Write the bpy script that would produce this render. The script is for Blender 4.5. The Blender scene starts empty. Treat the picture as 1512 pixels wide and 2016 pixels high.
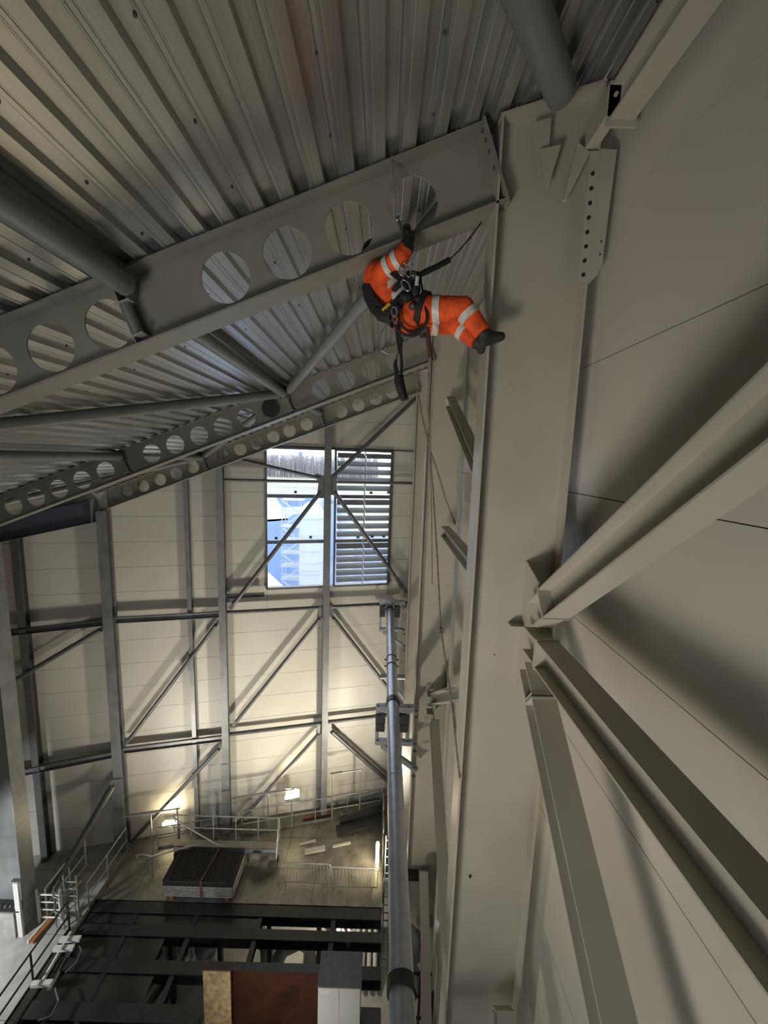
import bpy, bmesh, math, random
import numpy as np
from mathutils import Vector, Matrix
random.seed(7)
scene = bpy.context.scene
C = scene.collection
H = 16.2                       # eye height above the platform floor (m)
R_ = math.radians

# ------------------------------------------------------------------ camera
FPX = 780.0                    # focal length in pixels of the 1512 x 2016 frame
CX, CY = 756.0, 1008.0
VPX, VPY, ROLL = 758.0, 902.0, 0.032      # where the long axis of the hall vanishes, tilt of the horizon
fw = np.array([VPX-CX, -(VPY-CY), -FPX]); fw /= np.linalg.norm(fw)
p2 = np.array([VPX+1000-CX, -(VPY+ROLL*1000-CY), -FPX])
up = np.cross(p2, fw); up /= np.linalg.norm(up)
if up[1] < 0: up = -up
rt = np.cross(fw, up)
RWC = np.stack([rt, fw, up], 1)           # columns: world axes seen from the camera
cam_d = bpy.data.cameras.new('camera'); cam = bpy.data.objects.new('camera', cam_d); C.objects.link(cam)
m3 = Matrix([list(map(float, r)) for r in RWC.T])
cam.matrix_world = Matrix.Translation((0, 0, H)) @ m3.to_4x4()
cam_d.sensor_fit = 'VERTICAL'; cam_d.sensor_height = 36.0; cam_d.lens = FPX/2016*36.0
cam_d.clip_start = 0.05; cam_d.clip_end = 3000
scene.camera = cam

# ------------------------------------------------------------------ sky, daylight openings, exposure
world = bpy.data.worlds.new('world'); scene.world = world; world.use_nodes = True
wn = world.node_tree.nodes; bg = wn['Background']
bg.inputs[0].default_value = (0.80, 0.90, 1.0, 1); bg.inputs[1].default_value = 4.0
vs = scene.view_settings
vs.view_transform = 'Standard'; vs.look = 'None'; vs.exposure = -0.2; vs.gamma = 1.0; vs.use_curve_mapping = False
scene.cycles.max_bounces = 8; scene.cycles.diffuse_bounces = 5; scene.cycles.sample_clamp_indirect = 4.0
scene.cycles.caustics_reflective = False; scene.cycles.caustics_refractive = False
def portal(name, loc, aim, sx, sy):
    l = bpy.data.lights.new(name, 'AREA'); l.shape = 'RECTANGLE'; l.size = sx; l.size_y = sy
    l.cycles.is_portal = True
    o = bpy.data.objects.new(name, l); C.objects.link(o); o.location = loc
    o.rotation_euler = (Vector(aim)-Vector(loc)).to_track_quat('-Z', 'Y').to_euler()
    return o
T_, Y0 = 0.235, 17.0           # plan line of the skewed end wall: y = Y0 + T_ x
portal('daylight_end_window', (-2.25, Y0-2.25*T_+0.32, H-2.62), (-2.25+2*T_, Y0-2.25*T_-10, H-2.62), 5.1, 5.8)

def lamp_light(name, loc, aim, power, size, col, parent=None, spread=180, sy=None):
    l = bpy.data.lights.new(name, 'AREA'); l.energy = power; l.color = col; l.shape = 'RECTANGLE'
    l.size = size; l.size_y = sy or size; l.spread = R_(spread)
    o = bpy.data.objects.new(name, l); C.objects.link(o); o.location = loc
    o.rotation_euler = (Vector(aim)-Vector(loc)).to_track_quat('-Z', 'Y').to_euler()
    return o

# ------------------------------------------------------------------ points in the hall
def ray(px, py):
    return RWC.T @ np.array([px-CX, -(py-CY), -FPX])
def _v(d): return Vector((float(d[0]), float(d[1]), float(d[2])+H))
def PY(px, py, y): d = ray(px, py); return _v(d*(y/d[1]))          # on a frame line (y)
def PX(px, py, x): d = ray(px, py); return _v(d*(x/d[0]))          # on a plane along the side wall (x)
def PZ(px, py, z): d = ray(px, py); return _v(d*(z/d[2]))          # on a level, z below the eye
def PG(px, py, off=0.0): d = ray(px, py); return _v(d*((Y0-off)/(d[1]-T_*d[0])))   # on the end wall
def GP(x, z, off=0.0): return Vector((x, Y0+T_*x-off, z+H))        # end wall by x and height from the eye
def W(x, y, z): return Vector((x, y, z+H))

# ------------------------------------------------------------------ materials
def mat(name, col, rough=0.5, metal=0.0, var=0.0, scale=4.0, stretch=(1,1,1), bump=0.0, bscale=30.0, col2=None, emit=None, estr=0, spec=0.5, coat=0.0, detail=4):
    m = bpy.data.materials.new(name); m.use_nodes = True
    nt = m.node_tree; b = nt.nodes['Principled BSDF']
    b.inputs['Base Color'].default_value = (*col, 1); b.inputs['Roughness'].default_value = rough
    b.inputs['Metallic'].default_value = metal; b.inputs['Specular IOR Level'].default_value = spec
    if coat: b.inputs['Coat Weight'].default_value = coat; b.inputs['Coat Roughness'].default_value = 0.12
    tc = mp = None
    if var or bump or col2:
        tc = nt.nodes.new('ShaderNodeTexCoord'); mp = nt.nodes.new('ShaderNodeMapping')
        mp.inputs['Scale'].default_value = stretch; nt.links.new(tc.outputs['Object'], mp.inputs[0])
    if var or col2:
        n = nt.nodes.new('ShaderNodeTexNoise'); n.inputs['Scale'].default_value = scale; n.inputs['Detail'].default_value = detail
        n.inputs['Roughness'].default_value = 0.6
        nt.links.new(mp.outputs[0], n.inputs['Vector'])
        r = nt.nodes.new('ShaderNodeValToRGB')
        c2 = col2 or tuple(max(0, c*(1-var)) for c in col)
        r.color_ramp.elements[0].color = (*c2, 1); r.color_ramp.elements[1].color = (*[min(1, c*(1+var*0.5)) for c in col], 1)
        r.color_ramp.elements[0].position = 0.32; r.color_ramp.elements[1].position = 0.68
        nt.links.new(n.outputs['Fac'], r.inputs[0]); nt.links.new(r.outputs[0], b.inputs['Base Color'])
        mr = nt.nodes.new('ShaderNodeMapRange'); mr.inputs['To Min'].default_value = max(0.05, rough-0.08); mr.inputs['To Max'].default_value = min(1, rough+0.08)
        nt.links.new(n.outputs['Fac'], mr.inputs['Value']); nt.links.new(mr.outputs[0], b.inputs['Roughness'])
    if bump:
        n2 = nt.nodes.new('ShaderNodeTexNoise'); n2.inputs['Scale'].default_value = bscale; n2.inputs['Detail'].default_value = 3
        nt.links.new(mp.outputs[0], n2.inputs['Vector'])
        bp = nt.nodes.new('ShaderNodeBump'); bp.inputs['Strength'].default_value = bump; bp.inputs['Distance'].default_value = 0.02
        nt.links.new(n2.outputs['Fac'], bp.inputs['Height']); nt.links.new(bp.outputs[0], b.inputs['Normal'])
    if emit:
        b.inputs['Emission Color'].default_value = (*emit, 1); b.inputs['Emission Strength'].default_value = estr
    return m
M = {}
M['deck'] = mat('galvanised_deck', (0.54, 0.54, 0.51), 0.33, 0.80, var=0.10, scale=2.0, stretch=(14, 0.12, 14), detail=3)
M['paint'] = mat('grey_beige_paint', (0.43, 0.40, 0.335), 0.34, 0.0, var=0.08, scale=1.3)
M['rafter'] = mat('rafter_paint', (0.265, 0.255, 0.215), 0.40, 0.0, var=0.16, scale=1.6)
M['wall'] = mat('cream_cladding', (0.58, 0.54, 0.47), 0.34, 0.0, var=0.03, scale=0.8)
M['gwall'] = mat('cream_gable_cladding', (0.64, 0.62, 0.55), 0.42, 0.0, var=0.05, scale=0.7)
M['joint'] = mat('joint_seal', (0.12, 0.115, 0.10), 0.8)
M['post'] = mat('grey_steel_post', (0.235, 0.245, 0.25), 0.40, 0.25, var=0.22, scale=2.0)
M['brace'] = mat('dark_grey_steel_brace', (0.14, 0.145, 0.15), 0.40, 0.25, var=0.2, scale=3.0)
M['tube'] = mat('grey_tube_paint', (0.23, 0.235, 0.23), 0.36, 0.1, var=0.15, scale=3.0)
M['blue_beam'] = mat('blue_grey_beam', (0.07, 0.085, 0.115), 0.45, 0.0, var=0.1)
M['galv'] = mat('galvanised_pipe', (0.42, 0.45, 0.52), 0.34, 0.65, var=0.2, scale=5.0, bump=0.05, bscale=20)
M['galv_dark'] = mat('galvanised_bracket', (0.30, 0.32, 0.34), 0.42, 0.5, var=0.15, scale=6)
M['black'] = mat('black_rubber', (0.012, 0.012, 0.013), 0.6)
M['bolt'] = mat('dark_bolt', (0.10, 0.10, 0.10), 0.45, 0.6)
M['plate'] = mat('floor_plate_steel', (0.25, 0.24, 0.21), 0.30, 0.5, var=0.35, scale=2.2, bump=0.25, bscale=38)
M['dark_steel'] = mat('dark_steel', (0.035, 0.035, 0.036), 0.40, 0.3, var=0.3, scale=2.0)
M['concrete'] = mat('worn_concrete', (0.36, 0.355, 0.33), 0.75, var=0.25, scale=2.0, bump=0.2)
M['rail'] = mat('galvanised_handrail', (0.34, 0.34, 0.33), 0.38, 0.6, var=0.15, scale=8)
M['orange'] = mat('orange_hivis_cloth', (0.86, 0.105, 0.012), 0.75, var=0.35, scale=9.0, bump=0.5, bscale=26, col2=(0.55, 0.055, 0.008))
M['reflect'] = mat('reflective_tape', (0.62, 0.61, 0.56), 0.45, var=0.25, scale=18)
M['webbing'] = mat('black_webbing', (0.012, 0.012, 0.014), 0.7, bump=0.2)
M['chrome'] = mat('karabiner_alloy', (0.55, 0.55, 0.56), 0.28, 1.0)
M['yellow'] = mat('yellow_label', (0.75, 0.52, 0.03), 0.5)
M['red'] = mat('red_cord', (0.45, 0.03, 0.04), 0.6)
M['rope'] = mat('speckled_rope', (0.20, 0.18, 0.15), 0.85, var=0.6, scale=40, col2=(0.05, 0.045, 0.04))
M['rope_dark'] = mat('dark_rope', (0.03, 0.03, 0.032), 0.85)
M['boot'] = mat('dark_boot_leather', (0.020, 0.018, 0.015), 0.65, var=0.4, scale=12)
M['sole'] = mat('boot_sole', (0.17, 0.155, 0.12), 0.8, var=0.3, scale=14)
M['skin'] = mat('skin', (0.52, 0.30, 0.22), 0.55)
M['helmet'] = mat('white_helmet', (0.62, 0.62, 0.60), 0.3)
M['louvre'] = mat('louvre_blade', (0.50, 0.51, 0.52), 0.45, 0.2, var=0.06)
M['wframe'] = mat('window_steel_frame', (0.16, 0.165, 0.17), 0.45, 0.3)
M['cab_top'] = mat('cabinet_top_grey', (0.10, 0.105, 0.115), 0.6, var=0.2, scale=6)  # much darker than the cabinet body
M['cab'] = mat('cabinet_enamel', (0.46, 0.46, 0.43), 0.42, var=0.05)
M['ply'] = mat('rusty_sheet', (0.42, 0.30, 0.15), 0.65, var=0.5, scale=7, col2=(0.20, 0.14, 0.075), bump=0.2)
M['ply_shaded'] = mat('shaded_brown_sheet', (0.045, 0.012, 0.006), 0.5, var=0.5, scale=1.6)  # unlit part of the same panel, its shade put into the colour
M['grate'] = mat('stacked_grating_edge', (0.42, 0.40, 0.37), 0.55, 0.2, var=0.3, scale=9)
M['grate_top'] = mat('stacked_grating_top', (0.022, 0.018, 0.017), 0.7)
M['maroon'] = mat('maroon_strap', (0.075, 0.035, 0.03), 0.7)
M['timber'] = mat('orange_timber', (0.30, 0.12, 0.045), 0.6, var=0.3, scale=6)
M['lamp_warm'] = mat('warm_lamp_lens', (1, 0.9, 0.6), 0.4, emit=(1.0, 0.86, 0.52), estr=14)
M['lamp_cool'] = mat('cool_lamp_lens', (1, 1, 1), 0.4, emit=(0.92, 0.96, 1.0), estr=12)
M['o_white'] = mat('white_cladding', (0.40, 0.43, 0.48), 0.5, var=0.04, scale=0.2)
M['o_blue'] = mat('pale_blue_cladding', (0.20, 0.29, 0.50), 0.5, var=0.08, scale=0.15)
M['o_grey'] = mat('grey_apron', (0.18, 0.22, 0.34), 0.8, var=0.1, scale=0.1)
M['field'] = mat('field_grass', (0.26, 0.28, 0.20), 0.95, var=0.3, scale=0.02, col2=(0.26, 0.23, 0.20))
M['bark'] = mat('hazy_twig', (0.30, 0.28, 0.30), 0.95)  # lightened grey-lilac, distance haze put into the colour
M['glassy'] = mat('glossy_dark_plate', (0.028, 0.029, 0.027), 0.16, 0.0, var=0.3, scale=1.5)
M['white_paint'] = mat('white_rail_paint', (0.62, 0.62, 0.58), 0.4)

# ------------------------------------------------------------------ mesh helpers
class MB:
    def __init__(s): s.v = []; s.f = []; s.m = []
    def add(s, vs, fs, mi=0):
        o = len(s.v); s.v += [Vector(p) for p in vs]; s.f += [tuple(i+o for i in f) for f in fs]; s.m += [mi]*len(fs); return s
    def box(s, c, size, ax=None, mi=0):
        ax = ax or (Vector((1,0,0)), Vector((0,1,0)), Vector((0,0,1))); c = Vector(c)
        h = [d/2 for d in size]; vs = []
        for k in ((-1,-1,-1),(1,-1,-1),(1,1,-1),(-1,1,-1),(-1,-1,1),(1,-1,1),(1,1,1),(-1,1,1)):
            vs.append(c + ax[0]*k[0]*h[0] + ax[1]*k[1]*h[1] + ax[2]*k[2]*h[2])
        return s.add(vs, [(3,2,1,0),(4,5,6,7),(0,1,5,4),(1,2,6,5),(2,3,7,6),(3,0,4,7)], mi)
    def bounds(s, a, b, mi=0):
        a = Vector(a); b = Vector(b); return s.box((a+b)/2, [abs(b[i]-a[i]) for i in range(3)], mi=mi)
    def prism(s, poly, d, mi=0):                       # planar polygon thickened by vector d
        n = len(poly); d = Vector(d); vs = [Vector(p) for p in poly] + [Vector(p)+d for p in poly]
        fs = [tuple(range(n))[::-1], tuple(range(n, 2*n))] + [(i, (i+1) % n, n+(i+1) % n, n+i) for i in range(n)]
        return s.add(vs, fs, mi)
    def sweep(s, prof, p0, p1, xa, ya, mi=0, caps=True): # closed profile (list of 2d) from p0 to p1
        p0 = Vector(p0); p1 = Vector(p1); n = len(prof)
        vs = [p0 + xa*a + ya*b for a, b in prof] + [p1 + xa*a + ya*b for a, b in prof]
        fs = [(i, (i+1) % n, n+(i+1) % n, n+i) for i in range(n)]
        if caps: fs += [tuple(range(n))[::-1], tuple(range(n, 2*n))]
        return s.add(vs, fs, mi)
    def tube(s, p0, p1, r, n=12, r1=None, mi=0):
        p0 = Vector(p0); p1 = Vector(p1); d = (p1-p0).normalized()
        a = Vector((0,0,1)) if abs(d.z) < 0.9 else Vector((1,0,0))
        xa = d.cross(a).normalized(); ya = xa.cross(d); r1 = r if r1 is None else r1
        vs = [p0 + (xa*math.cos(2*math.pi*i/n) + ya*math.sin(2*math.pi*i/n))*r for i in range(n)]
        vs += [p1 + (xa*math.cos(2*math.pi*i/n) + ya*math.sin(2*math.pi*i/n))*r1 for i in range(n)]
        fs = [((i+1) % n, i, n+i, n+(i+1) % n) for i in range(n)] + [tuple(range(n)), tuple(range(n, 2*n))[::-1]]
        return s.add(vs, fs, mi)
    def path(s, pts, r, n=8, mi=0, closed=False):
        pts = [Vector(p) for p in pts]; m = len(pts); rings = []
        prev = None
        for i, p in enumerate(pts):
            if closed: d = (pts[(i+1) % m]-pts[i-1]).normalized()
            else: d = (pts[min(i+1, m-1)]-pts[max(i-1, 0)]).normalized()
            if prev is None:
                a = Vector((0,0,1)) if abs(d.z) < 0.9 else Vector((1,0,0)); xa = d.cross(a).normalized()
            else:
                xa = (prev - d*prev.dot(d)); xa = xa.normalized() if xa.length > 1e-6 else prev
            prev = xa; ya = d.cross(xa); rr = r[i] if isinstance(r, (list, tuple)) else r
            rings.append([p + (xa*math.cos(2*math.pi*k/n) + ya*math.sin(2*math.pi*k/n))*rr for k in range(n)])
        vs = [q for g in rings for q in g]; fs = []
        for i in range(m if closed else m-1):
            j = (i+1) % m
            for k in range(n): fs.append((i*n+k, i*n+(k+1) % n, j*n+(k+1) % n, j*n+k))
        if not closed: fs += [tuple(range(n))[::-1], tuple((m-1)*n+k for k in range(n))]
        return s.add(vs, fs, mi)
    def strap(s, pts, w, t, nrm, mi=0, closed=False):   # flat band of width w along pts, nrm(p) outward
        pts = [Vector(p) for p in pts]; m = len(pts); vs = []
        for i, p in enumerate(pts):
            d = ((pts[(i+1) % m]-pts[i-1]) if closed else (pts[min(i+1,m-1)]-pts[max(i-1,0)])).normalized()
            n = nrm(p) if callable(nrm) else Vector(nrm); n = (n-d*n.dot(d)).normalized(); b = d.cross(n)
            vs += [p-b*w/2, p+b*w/2, p+b*w/2+n*t, p-b*w/2+n*t]
        fs = []
        for i in range(m if closed else m-1):
            j = (i+1) % m
            for k in range(4): fs.append((i*4+k, i*4+(k+1) % 4, j*4+(k+1) % 4, j*4+k))
        if not closed: fs += [(3,2,1,0), tuple((m-1)*4+k for k in range(4))]
        return s.add(vs, fs, mi)
    def ball(s, c, r, n=10, sc=(1,1,1), mi=0, ax=None):
        c = Vector(c); vs = []; fs = []; rows = max(4, n//2)
        ax = ax or (Vector((1,0,0)), Vector((0,1,0)), Vector((0,0,1)))
        for i in range(rows+1):
            t = math.pi*i/rows
            for k in range(n):
                q = 2*math.pi*k/n
                l = (math.sin(t)*math.cos(q)*r*sc[0], math.sin(t)*math.sin(q)*r*sc[1], math.cos(t)*r*sc[2])
                vs.append(c + ax[0]*l[0] + ax[1]*l[1] + ax[2]*l[2])
        for i in range(rows):
            for k in range(n): fs.append((i*n+k, (i+1)*n+k, (i+1)*n+(k+1) % n, i*n+(k+1) % n))
        return s.add(vs, fs, mi)
    def mesh(s, name, mats, smooth=False):
        me = bpy.data.meshes.new(name); me.from_pydata([tuple(v) for v in s.v], [], s.f)
        mats = mats if isinstance(mats, (list, tuple)) else [mats]
        for m_ in mats: me.materials.append(M[m_] if isinstance(m_, str) else m_)
        me.polygons.foreach_set('material_index', s.m)
        bm = bmesh.new(); bm.from_mesh(me); bmesh.ops.remove_doubles(bm, verts=bm.verts, dist=1e-5)
        bmesh.ops.recalc_face_normals(bm, faces=bm.faces); bm.to_mesh(me); bm.free()
        if smooth:
            me.polygons.foreach_set('use_smooth', [True]*len(me.polygons))
            if smooth is not True: me.set_sharp_from_angle(angle=R_(smooth))
        me.update(); return me
    def build(s, name, mats, parent=None, smooth=False, label=None):
        o = bpy.data.objects.new(name, s.mesh(name, mats, smooth)); C.objects.link(o)
        if parent is not None:
            o.parent = parent; o.matrix_parent_inverse = parent.matrix_basis.inverted() if not parent.parent else (parent.parent.matrix_basis @ parent.matrix_basis).inverted()
        if label: o['label'] = label
        return o
def tag(o, label=None, cat=None, group=None, kind=None):
    if label: o['label'] = label
    if cat: o['category'] = cat
    if group: o['group'] = group
    if kind: o['kind'] = kind
    return o
def thing(name, loc, label=None, cat=None, group=None, kind=None):
    o = bpy.data.objects.new(name, None); C.objects.link(o); o.location = loc; o.empty_display_size = 0.1
    return tag(o, label, cat, group, kind)
def inst(me, name, parent, loc=None, mw=None):
    o = bpy.data.objects.new(name, me); C.objects.link(o)
    if parent is not None:
        o.parent = parent; o.matrix_parent_inverse = parent.matrix_basis.inverted()
    if mw is not None: o.matrix_basis = mw
    elif loc is not None: o.location = loc
    return o
def Hprof(d, w, tf, tw):       # section outline, x across flange, y along depth
    a, b, c = w/2, d/2, tw/2
    return [(-a,-b),(a,-b),(a,-b+tf),(c,-b+tf),(c,b-tf),(a,b-tf),(a,b),(-a,b),(-a,b-tf),(-c,b-tf),(-c,-b+tf),(-a,-b+tf)]
def Cprof(d, w, t):            # channel
    a, b = w/2, d/2
    return [(-a,-b),(a,-b),(a,-b+t),(-a+t,-b+t),(-a+t,b-t),(a,b-t),(a,b),(-a,b)]
def Rprof(d, w):
    a, b = w/2, d/2
    return [(-a,-b),(a,-b),(a,b),(-a,b)]
def axes(p0, p1, upv):         # returns (across, depth) unit vectors for a member with depth near upv
    d = (Vector(p1)-Vector(p0)).normalized(); u = Vector(upv); u = (u-d*u.dot(d)).normalized(); return d.cross(u), u
def member(mb, prof, p0, p1, upv=(0,0,1)):
    xa, ya = axes(p0, p1, upv); return mb.sweep(prof, p0, p1, xa, ya)
def hexbolt(mb, p, n, r=0.016, h=0.014):
    p = Vector(p); n = Vector(n).normalized(); return mb.tube(p, p+n*h, r, n=6)
def empty_at(p): return Vector(p)

ROOF_S = 0.40; RA = math.atan(ROOF_S)
def ztop(x): return 3.02 + ROOF_S*(x-1.0)      # top of rafters, from the eye
YF = (4.0, 10.0, 14.6)                          # frame lines
# ================================================================== SETTING
XW = 2.0                                        # inner face of the side wall
# ---- side wall of long horizontal panels
wr = tag(thing('wall_right', (XW, 5, 0), 'cream sandwich panel side wall behind the steel frame'), kind='structure')
zs = [5.2, 3.60, 2.29, 0.98, -0.30, -1.56, -2.82, -4.08, -5.34, -6.6, -7.86, -9.12, -10.38, -11.64, -12.9, -14.16, -16.2]
for i in range(len(zs)-1):
    for (ya, yb) in ((-7.0, 4.05), (4.05, 10.05), (10.05, 17.9)):
        top = zs[i]-0.004; bot = zs[i+1]+0.004
        mb = MB(); y1, y2 = ya+0.003, yb-0.003
        prof = [(XW+0.05, bot), (XW, bot), (XW, top), (XW+0.05, top)]
        mb.sweep([(p[0], p[1]) for p in prof], W(0, y1, 0), W(0, y2, 0), Vector((1,0,0)), Vector((0,0,1)))
        mb.build('panel', 'wall', wr)
mb = MB(); mb.bounds(W(XW+0.05, -7, -16.2), W(XW+0.1, 17.9, 5.2)); mb.build('joint_backing', 'joint', wr)

# ---- end wall of panels between posts, with the window opening
wg = tag(thing('wall_back', (-5, Y0-5*T_, 0), 'pale cream panelled end wall behind the grey posts'), kind='structure')
WX0, WX1, WZ0, WZ1 = -4.75, 0.32, -5.50, 0.27   # window opening
gn = Vector((T_, -1, 0)).normalized()           # towards the hall
def clip_poly(poly, f):                         # keep f(p)<=0, p=(x,z)
    out = []
    for i in range(len(poly)):
        a, b = poly[i], poly[(i+1) % len(poly)]; fa, fb = f(a), f(b)
        if fa <= 0: out.append(a)
        if (fa < 0 < fb) or (fb < 0 < fa):
            t = fa/(fa-fb); out.append((a[0]+(b[0]-a[0])*t, a[1]+(b[1]-a[1])*t))
    return out
def gpanel(x0, x1, z0, z1):
    g = 0.005
    poly = clip_poly([(x0+g, z0+g), (x1-g, z0+g), (x1-g, z1-g), (x0+g, z1-g)], lambda p: p[1]-(ztop(p[0])+0.10))
    if len(poly) >= 3:
        MB().prism([GP(x, z) for x, z in poly], -gn*0.10).build('panel', 'gwall', wg)
xcuts = [-17.0, -14.2, -10.2, -6.3]
gz = [-16.2]
while gz[-1] < 3.2: gz.append(gz[-1]+0.98)
for i in range(len(gz)-1):
    for a, b in zip(xcuts[:-1], xcuts[1:]): gpanel(a, b, gz[i], gz[i+1])
    z0, z1 = gz[i], gz[i+1]
    if z1 <= WZ0 or z0 >= WZ1:
        gpanel(-6.3, -2.3, z0, z1); gpanel(-2.3, 1.2, z0, z1); gpanel(1.2, 2.0, z0, z1)
    else:
        lo, hi = max(z0, WZ0), min(z1, WZ1)
        gpanel(-6.3, WX0, z0, z1); gpanel(WX1, 1.2, z0, z1); gpanel(1.2, 2.0, z0, z1)
        if z0 < WZ0: gpanel(WX0, WX1, z0, WZ0)
        if z1 > WZ1: gpanel(WX0, WX1, WZ1, z1)
for (x0, x1, z0, z1) in ((-17, WX0, -16.2, 4), (WX1, 2.0, -16.2, 4), (WX0, WX1, -16.2, WZ0), (WX0, WX1, WZ1, 4)):
    poly = clip_poly([(x0, z0), (x1, z0), (x1, z1), (x0, z1)], lambda p: p[1]-(ztop(p[0])+0.10))
    MB().prism([GP(x, z, -0.06) for x, z in poly], -gn*0.05).build('joint_backing', 'joint', wg)
# vertical joint strips and shadow-gap trims beside the posts are part of the panels' edges

# ---- roof deck: trapezoidal sheets running along the hall
cl = tag(thing('ceiling', (-5, 5, H), 'galvanised trapezoidal roof decking sloping up to the side wall'), kind='structure')
PITCH = 0.285
ua = Vector((math.cos(RA), 0, math.sin(RA))); na = Vector((-math.sin(RA), 0, math.cos(RA)))
# one rib: pan (low, next to the eye) with a shallow groove, steep flank, crown with stiffener, flank
def ribprof(s0):
    p = PITCH
    return [(s0, 0), (s0+0.012, 0), (s0+0.017, 0.005), (s0+0.023, 0.005), (s0+0.028, 0), (s0+0.118, 0),
            (s0+0.146, 0.058), (s0+0.236, 0.058), (s0+0.242, 0.052), (s0+0.249, 0.052), (s0+0.254, 0.058), (s0+p-0.011, 0.0)]
X_R = 1.93
nrib = 3
base0 = W(1.0, 0, 3.02) + na*0.012
s_right = (X_R-1.0)/math.cos(RA)
NS = 22
for k in range(NS):
    prof = []
    for r in range(nrib): prof += ribprof(s_right-(k*nrib+r+1)*PITCH)[:]
    prof = sorted(prof, key=lambda q: q[0])
    prof.append((s_right-k*nrib*PITCH, 0))
    mb = MB(); n = len(prof); vs = []
    ys = (-7.0, 17.9)
    for y in ys:
        for (s_, h_) in prof: vs.append(base0 + ua*s_ + na*h_ + Vector((0, y, 0)))
    mb.add(vs, [(i, i+1, n+i+1, n+i) for i in range(n-1)])
    o = mb.build('deck_sheet', 'deck', cl)
    sm = o.modifiers.new('gauge', 'SOLIDIFY'); sm.thickness = 0.004; sm.offset = 1
# insulation slab closing the roof above the sheets
mb = MB()
a = base0+ua*(s_right+0.45)+na*0.13; b = base0+ua*(s_right-NS*nrib*PITCH)+na*0.13
mb.prism([a+Vector((0,-7,0)), a+Vector((0,17.9,0)), b+Vector((0,17.9,0)), b+Vector((0,-7,0))], na*0.15)
mb.build('roof_build_up', 'gwall', cl)
# side-lap screws seen as small dark dots
sc_me = MB().tube((0,0,0), (0,0,-0.02), 0.010, n=6).mesh('screw', 'bolt')
for k in range(0, 12):
    for j in range(9):
        s_ = s_right-(k*3)*PITCH+0.008-0.05
        p = base0+ua*s_ + Vector((0, 0.9+0.62*j+0.1*(k % 3), 0))+na*0.0
        inst(sc_me, 'deck_screw', cl, mw=Matrix.Translation(p))

# ---- floors
fl = tag(thing('floor', (-4, 14, 0), 'worn steel plate platform floor at the foot of the end wall'), kind='structure')
def plate(x0, x1, y0, y1, m='plate', z=0.0, th=0.02, par=fl, name='floor_plate'):
    g = 0.006
    poly = clip_poly([(x0+g, y0+g), (x1-g, y0+g), (x1-g, y1-g), (x0+g, y1-g)], lambda p: p[1]-(Y0+T_*p[0]-0.02))
    if len(poly) < 3: return None
    return MB().prism([(x, y, z-th) for x, y in poly], (0, 0, th)).build(name, m, par)
for i in range(8):                               # plates between the left walkway and the pipe side
    for j in range(4):
        x0 = -10.05+i*1.31; y0 = 12.35+j*1.28
        plate(x0, x0+1.31, y0, y0+1.28)
plate(-10.05, 0.43, 12.35, 17.4, 'dark_steel', -0.03, 0.27, fl, 'floor_slab')
fw_ = tag(thing('floor_walkway', (-12, 10, 0), 'pale concrete walkway floor beside the pit', None), kind='structure')
for j in range(8):
    MB().bounds((-16.5, 1.0+j*2.05+0.01, -0.2), (-10.05, 3.05+j*2.05-0.01, 0)).build('floor_slab', 'concrete', fw_)
# ---- the far side of the hall and the end behind the viewer
wl = tag(thing('wall_left', (-15.6, 5, 0), 'cream panelled low side wall'), kind='structure')
for j in range(5):
    MB().bounds((-15.7, -7.0+5.0*j+0.01, -4.6), (-15.6, -2.0+5.0*j-0.01, 12.8)).build('panel', 'wall', wl)
wf = tag(thing('wall_front', (-5, -7, 0), 'cream panelled end wall behind the viewer with an added daylight opening'), kind='structure')
RX0, RX1, RZ0, RZ1 = -4.5, -1.5, -5.0, -2.0; YR = -4.5  # unseen opening added to let sky light in from behind
for (x0, x1, z0, z1) in ((-15.7, RX0, -20.8, 4.2), (RX1, 2.1, -20.8, 4.2), (RX0, RX1, -20.8, RZ0), (RX0, RX1, RZ1, 4.2)):
    poly = clip_poly([(x0, z0), (x1, z0), (x1, z1), (x0, z1)], lambda p: p[1]-(ztop(p[0])+0.10))
    MB().prism([W(x, YR, z) for x, z in poly], (0, -0.1, 0)).build('panel', 'wall', wf)
portal('added_rear_opening', ((RX0+RX1)/2, YR-0.1, H+(RZ0+RZ1)/2), ((RX0+RX1)/2, 0, H+(RZ0+RZ1)/2), RX1-RX0, RZ1-RZ0)
MB().bounds((-10.06, -7, -4.7), (2.1, 2.0, -4.5)).build('floor_slab', 'concrete', fw_)
MB().bounds((1.95, -7.0, -20.8+H), (2.1, 17.9, H-16.2)).build('wall_base', 'concrete', wr)

MB().prism([GP(-15.7, -20.8), GP(2.1, -20.8), GP(2.1, -16.2), GP(-15.7, -16.2)], -gn*0.15).build('wall_base', 'concrete', wg)
MB().bounds((-16.5, -7, -5.0), (2.2, 18.5, -4.72)).build('foundation_slab', 'concrete', fw_)
mb = MB(); mb.bounds((1.93, -4.6, H+ztop(2.0)+0.0), (2.15, 17.9, H+ztop(2.0)+0.35)); mb.build('eaves_closer', 'joint', wr)
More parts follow.
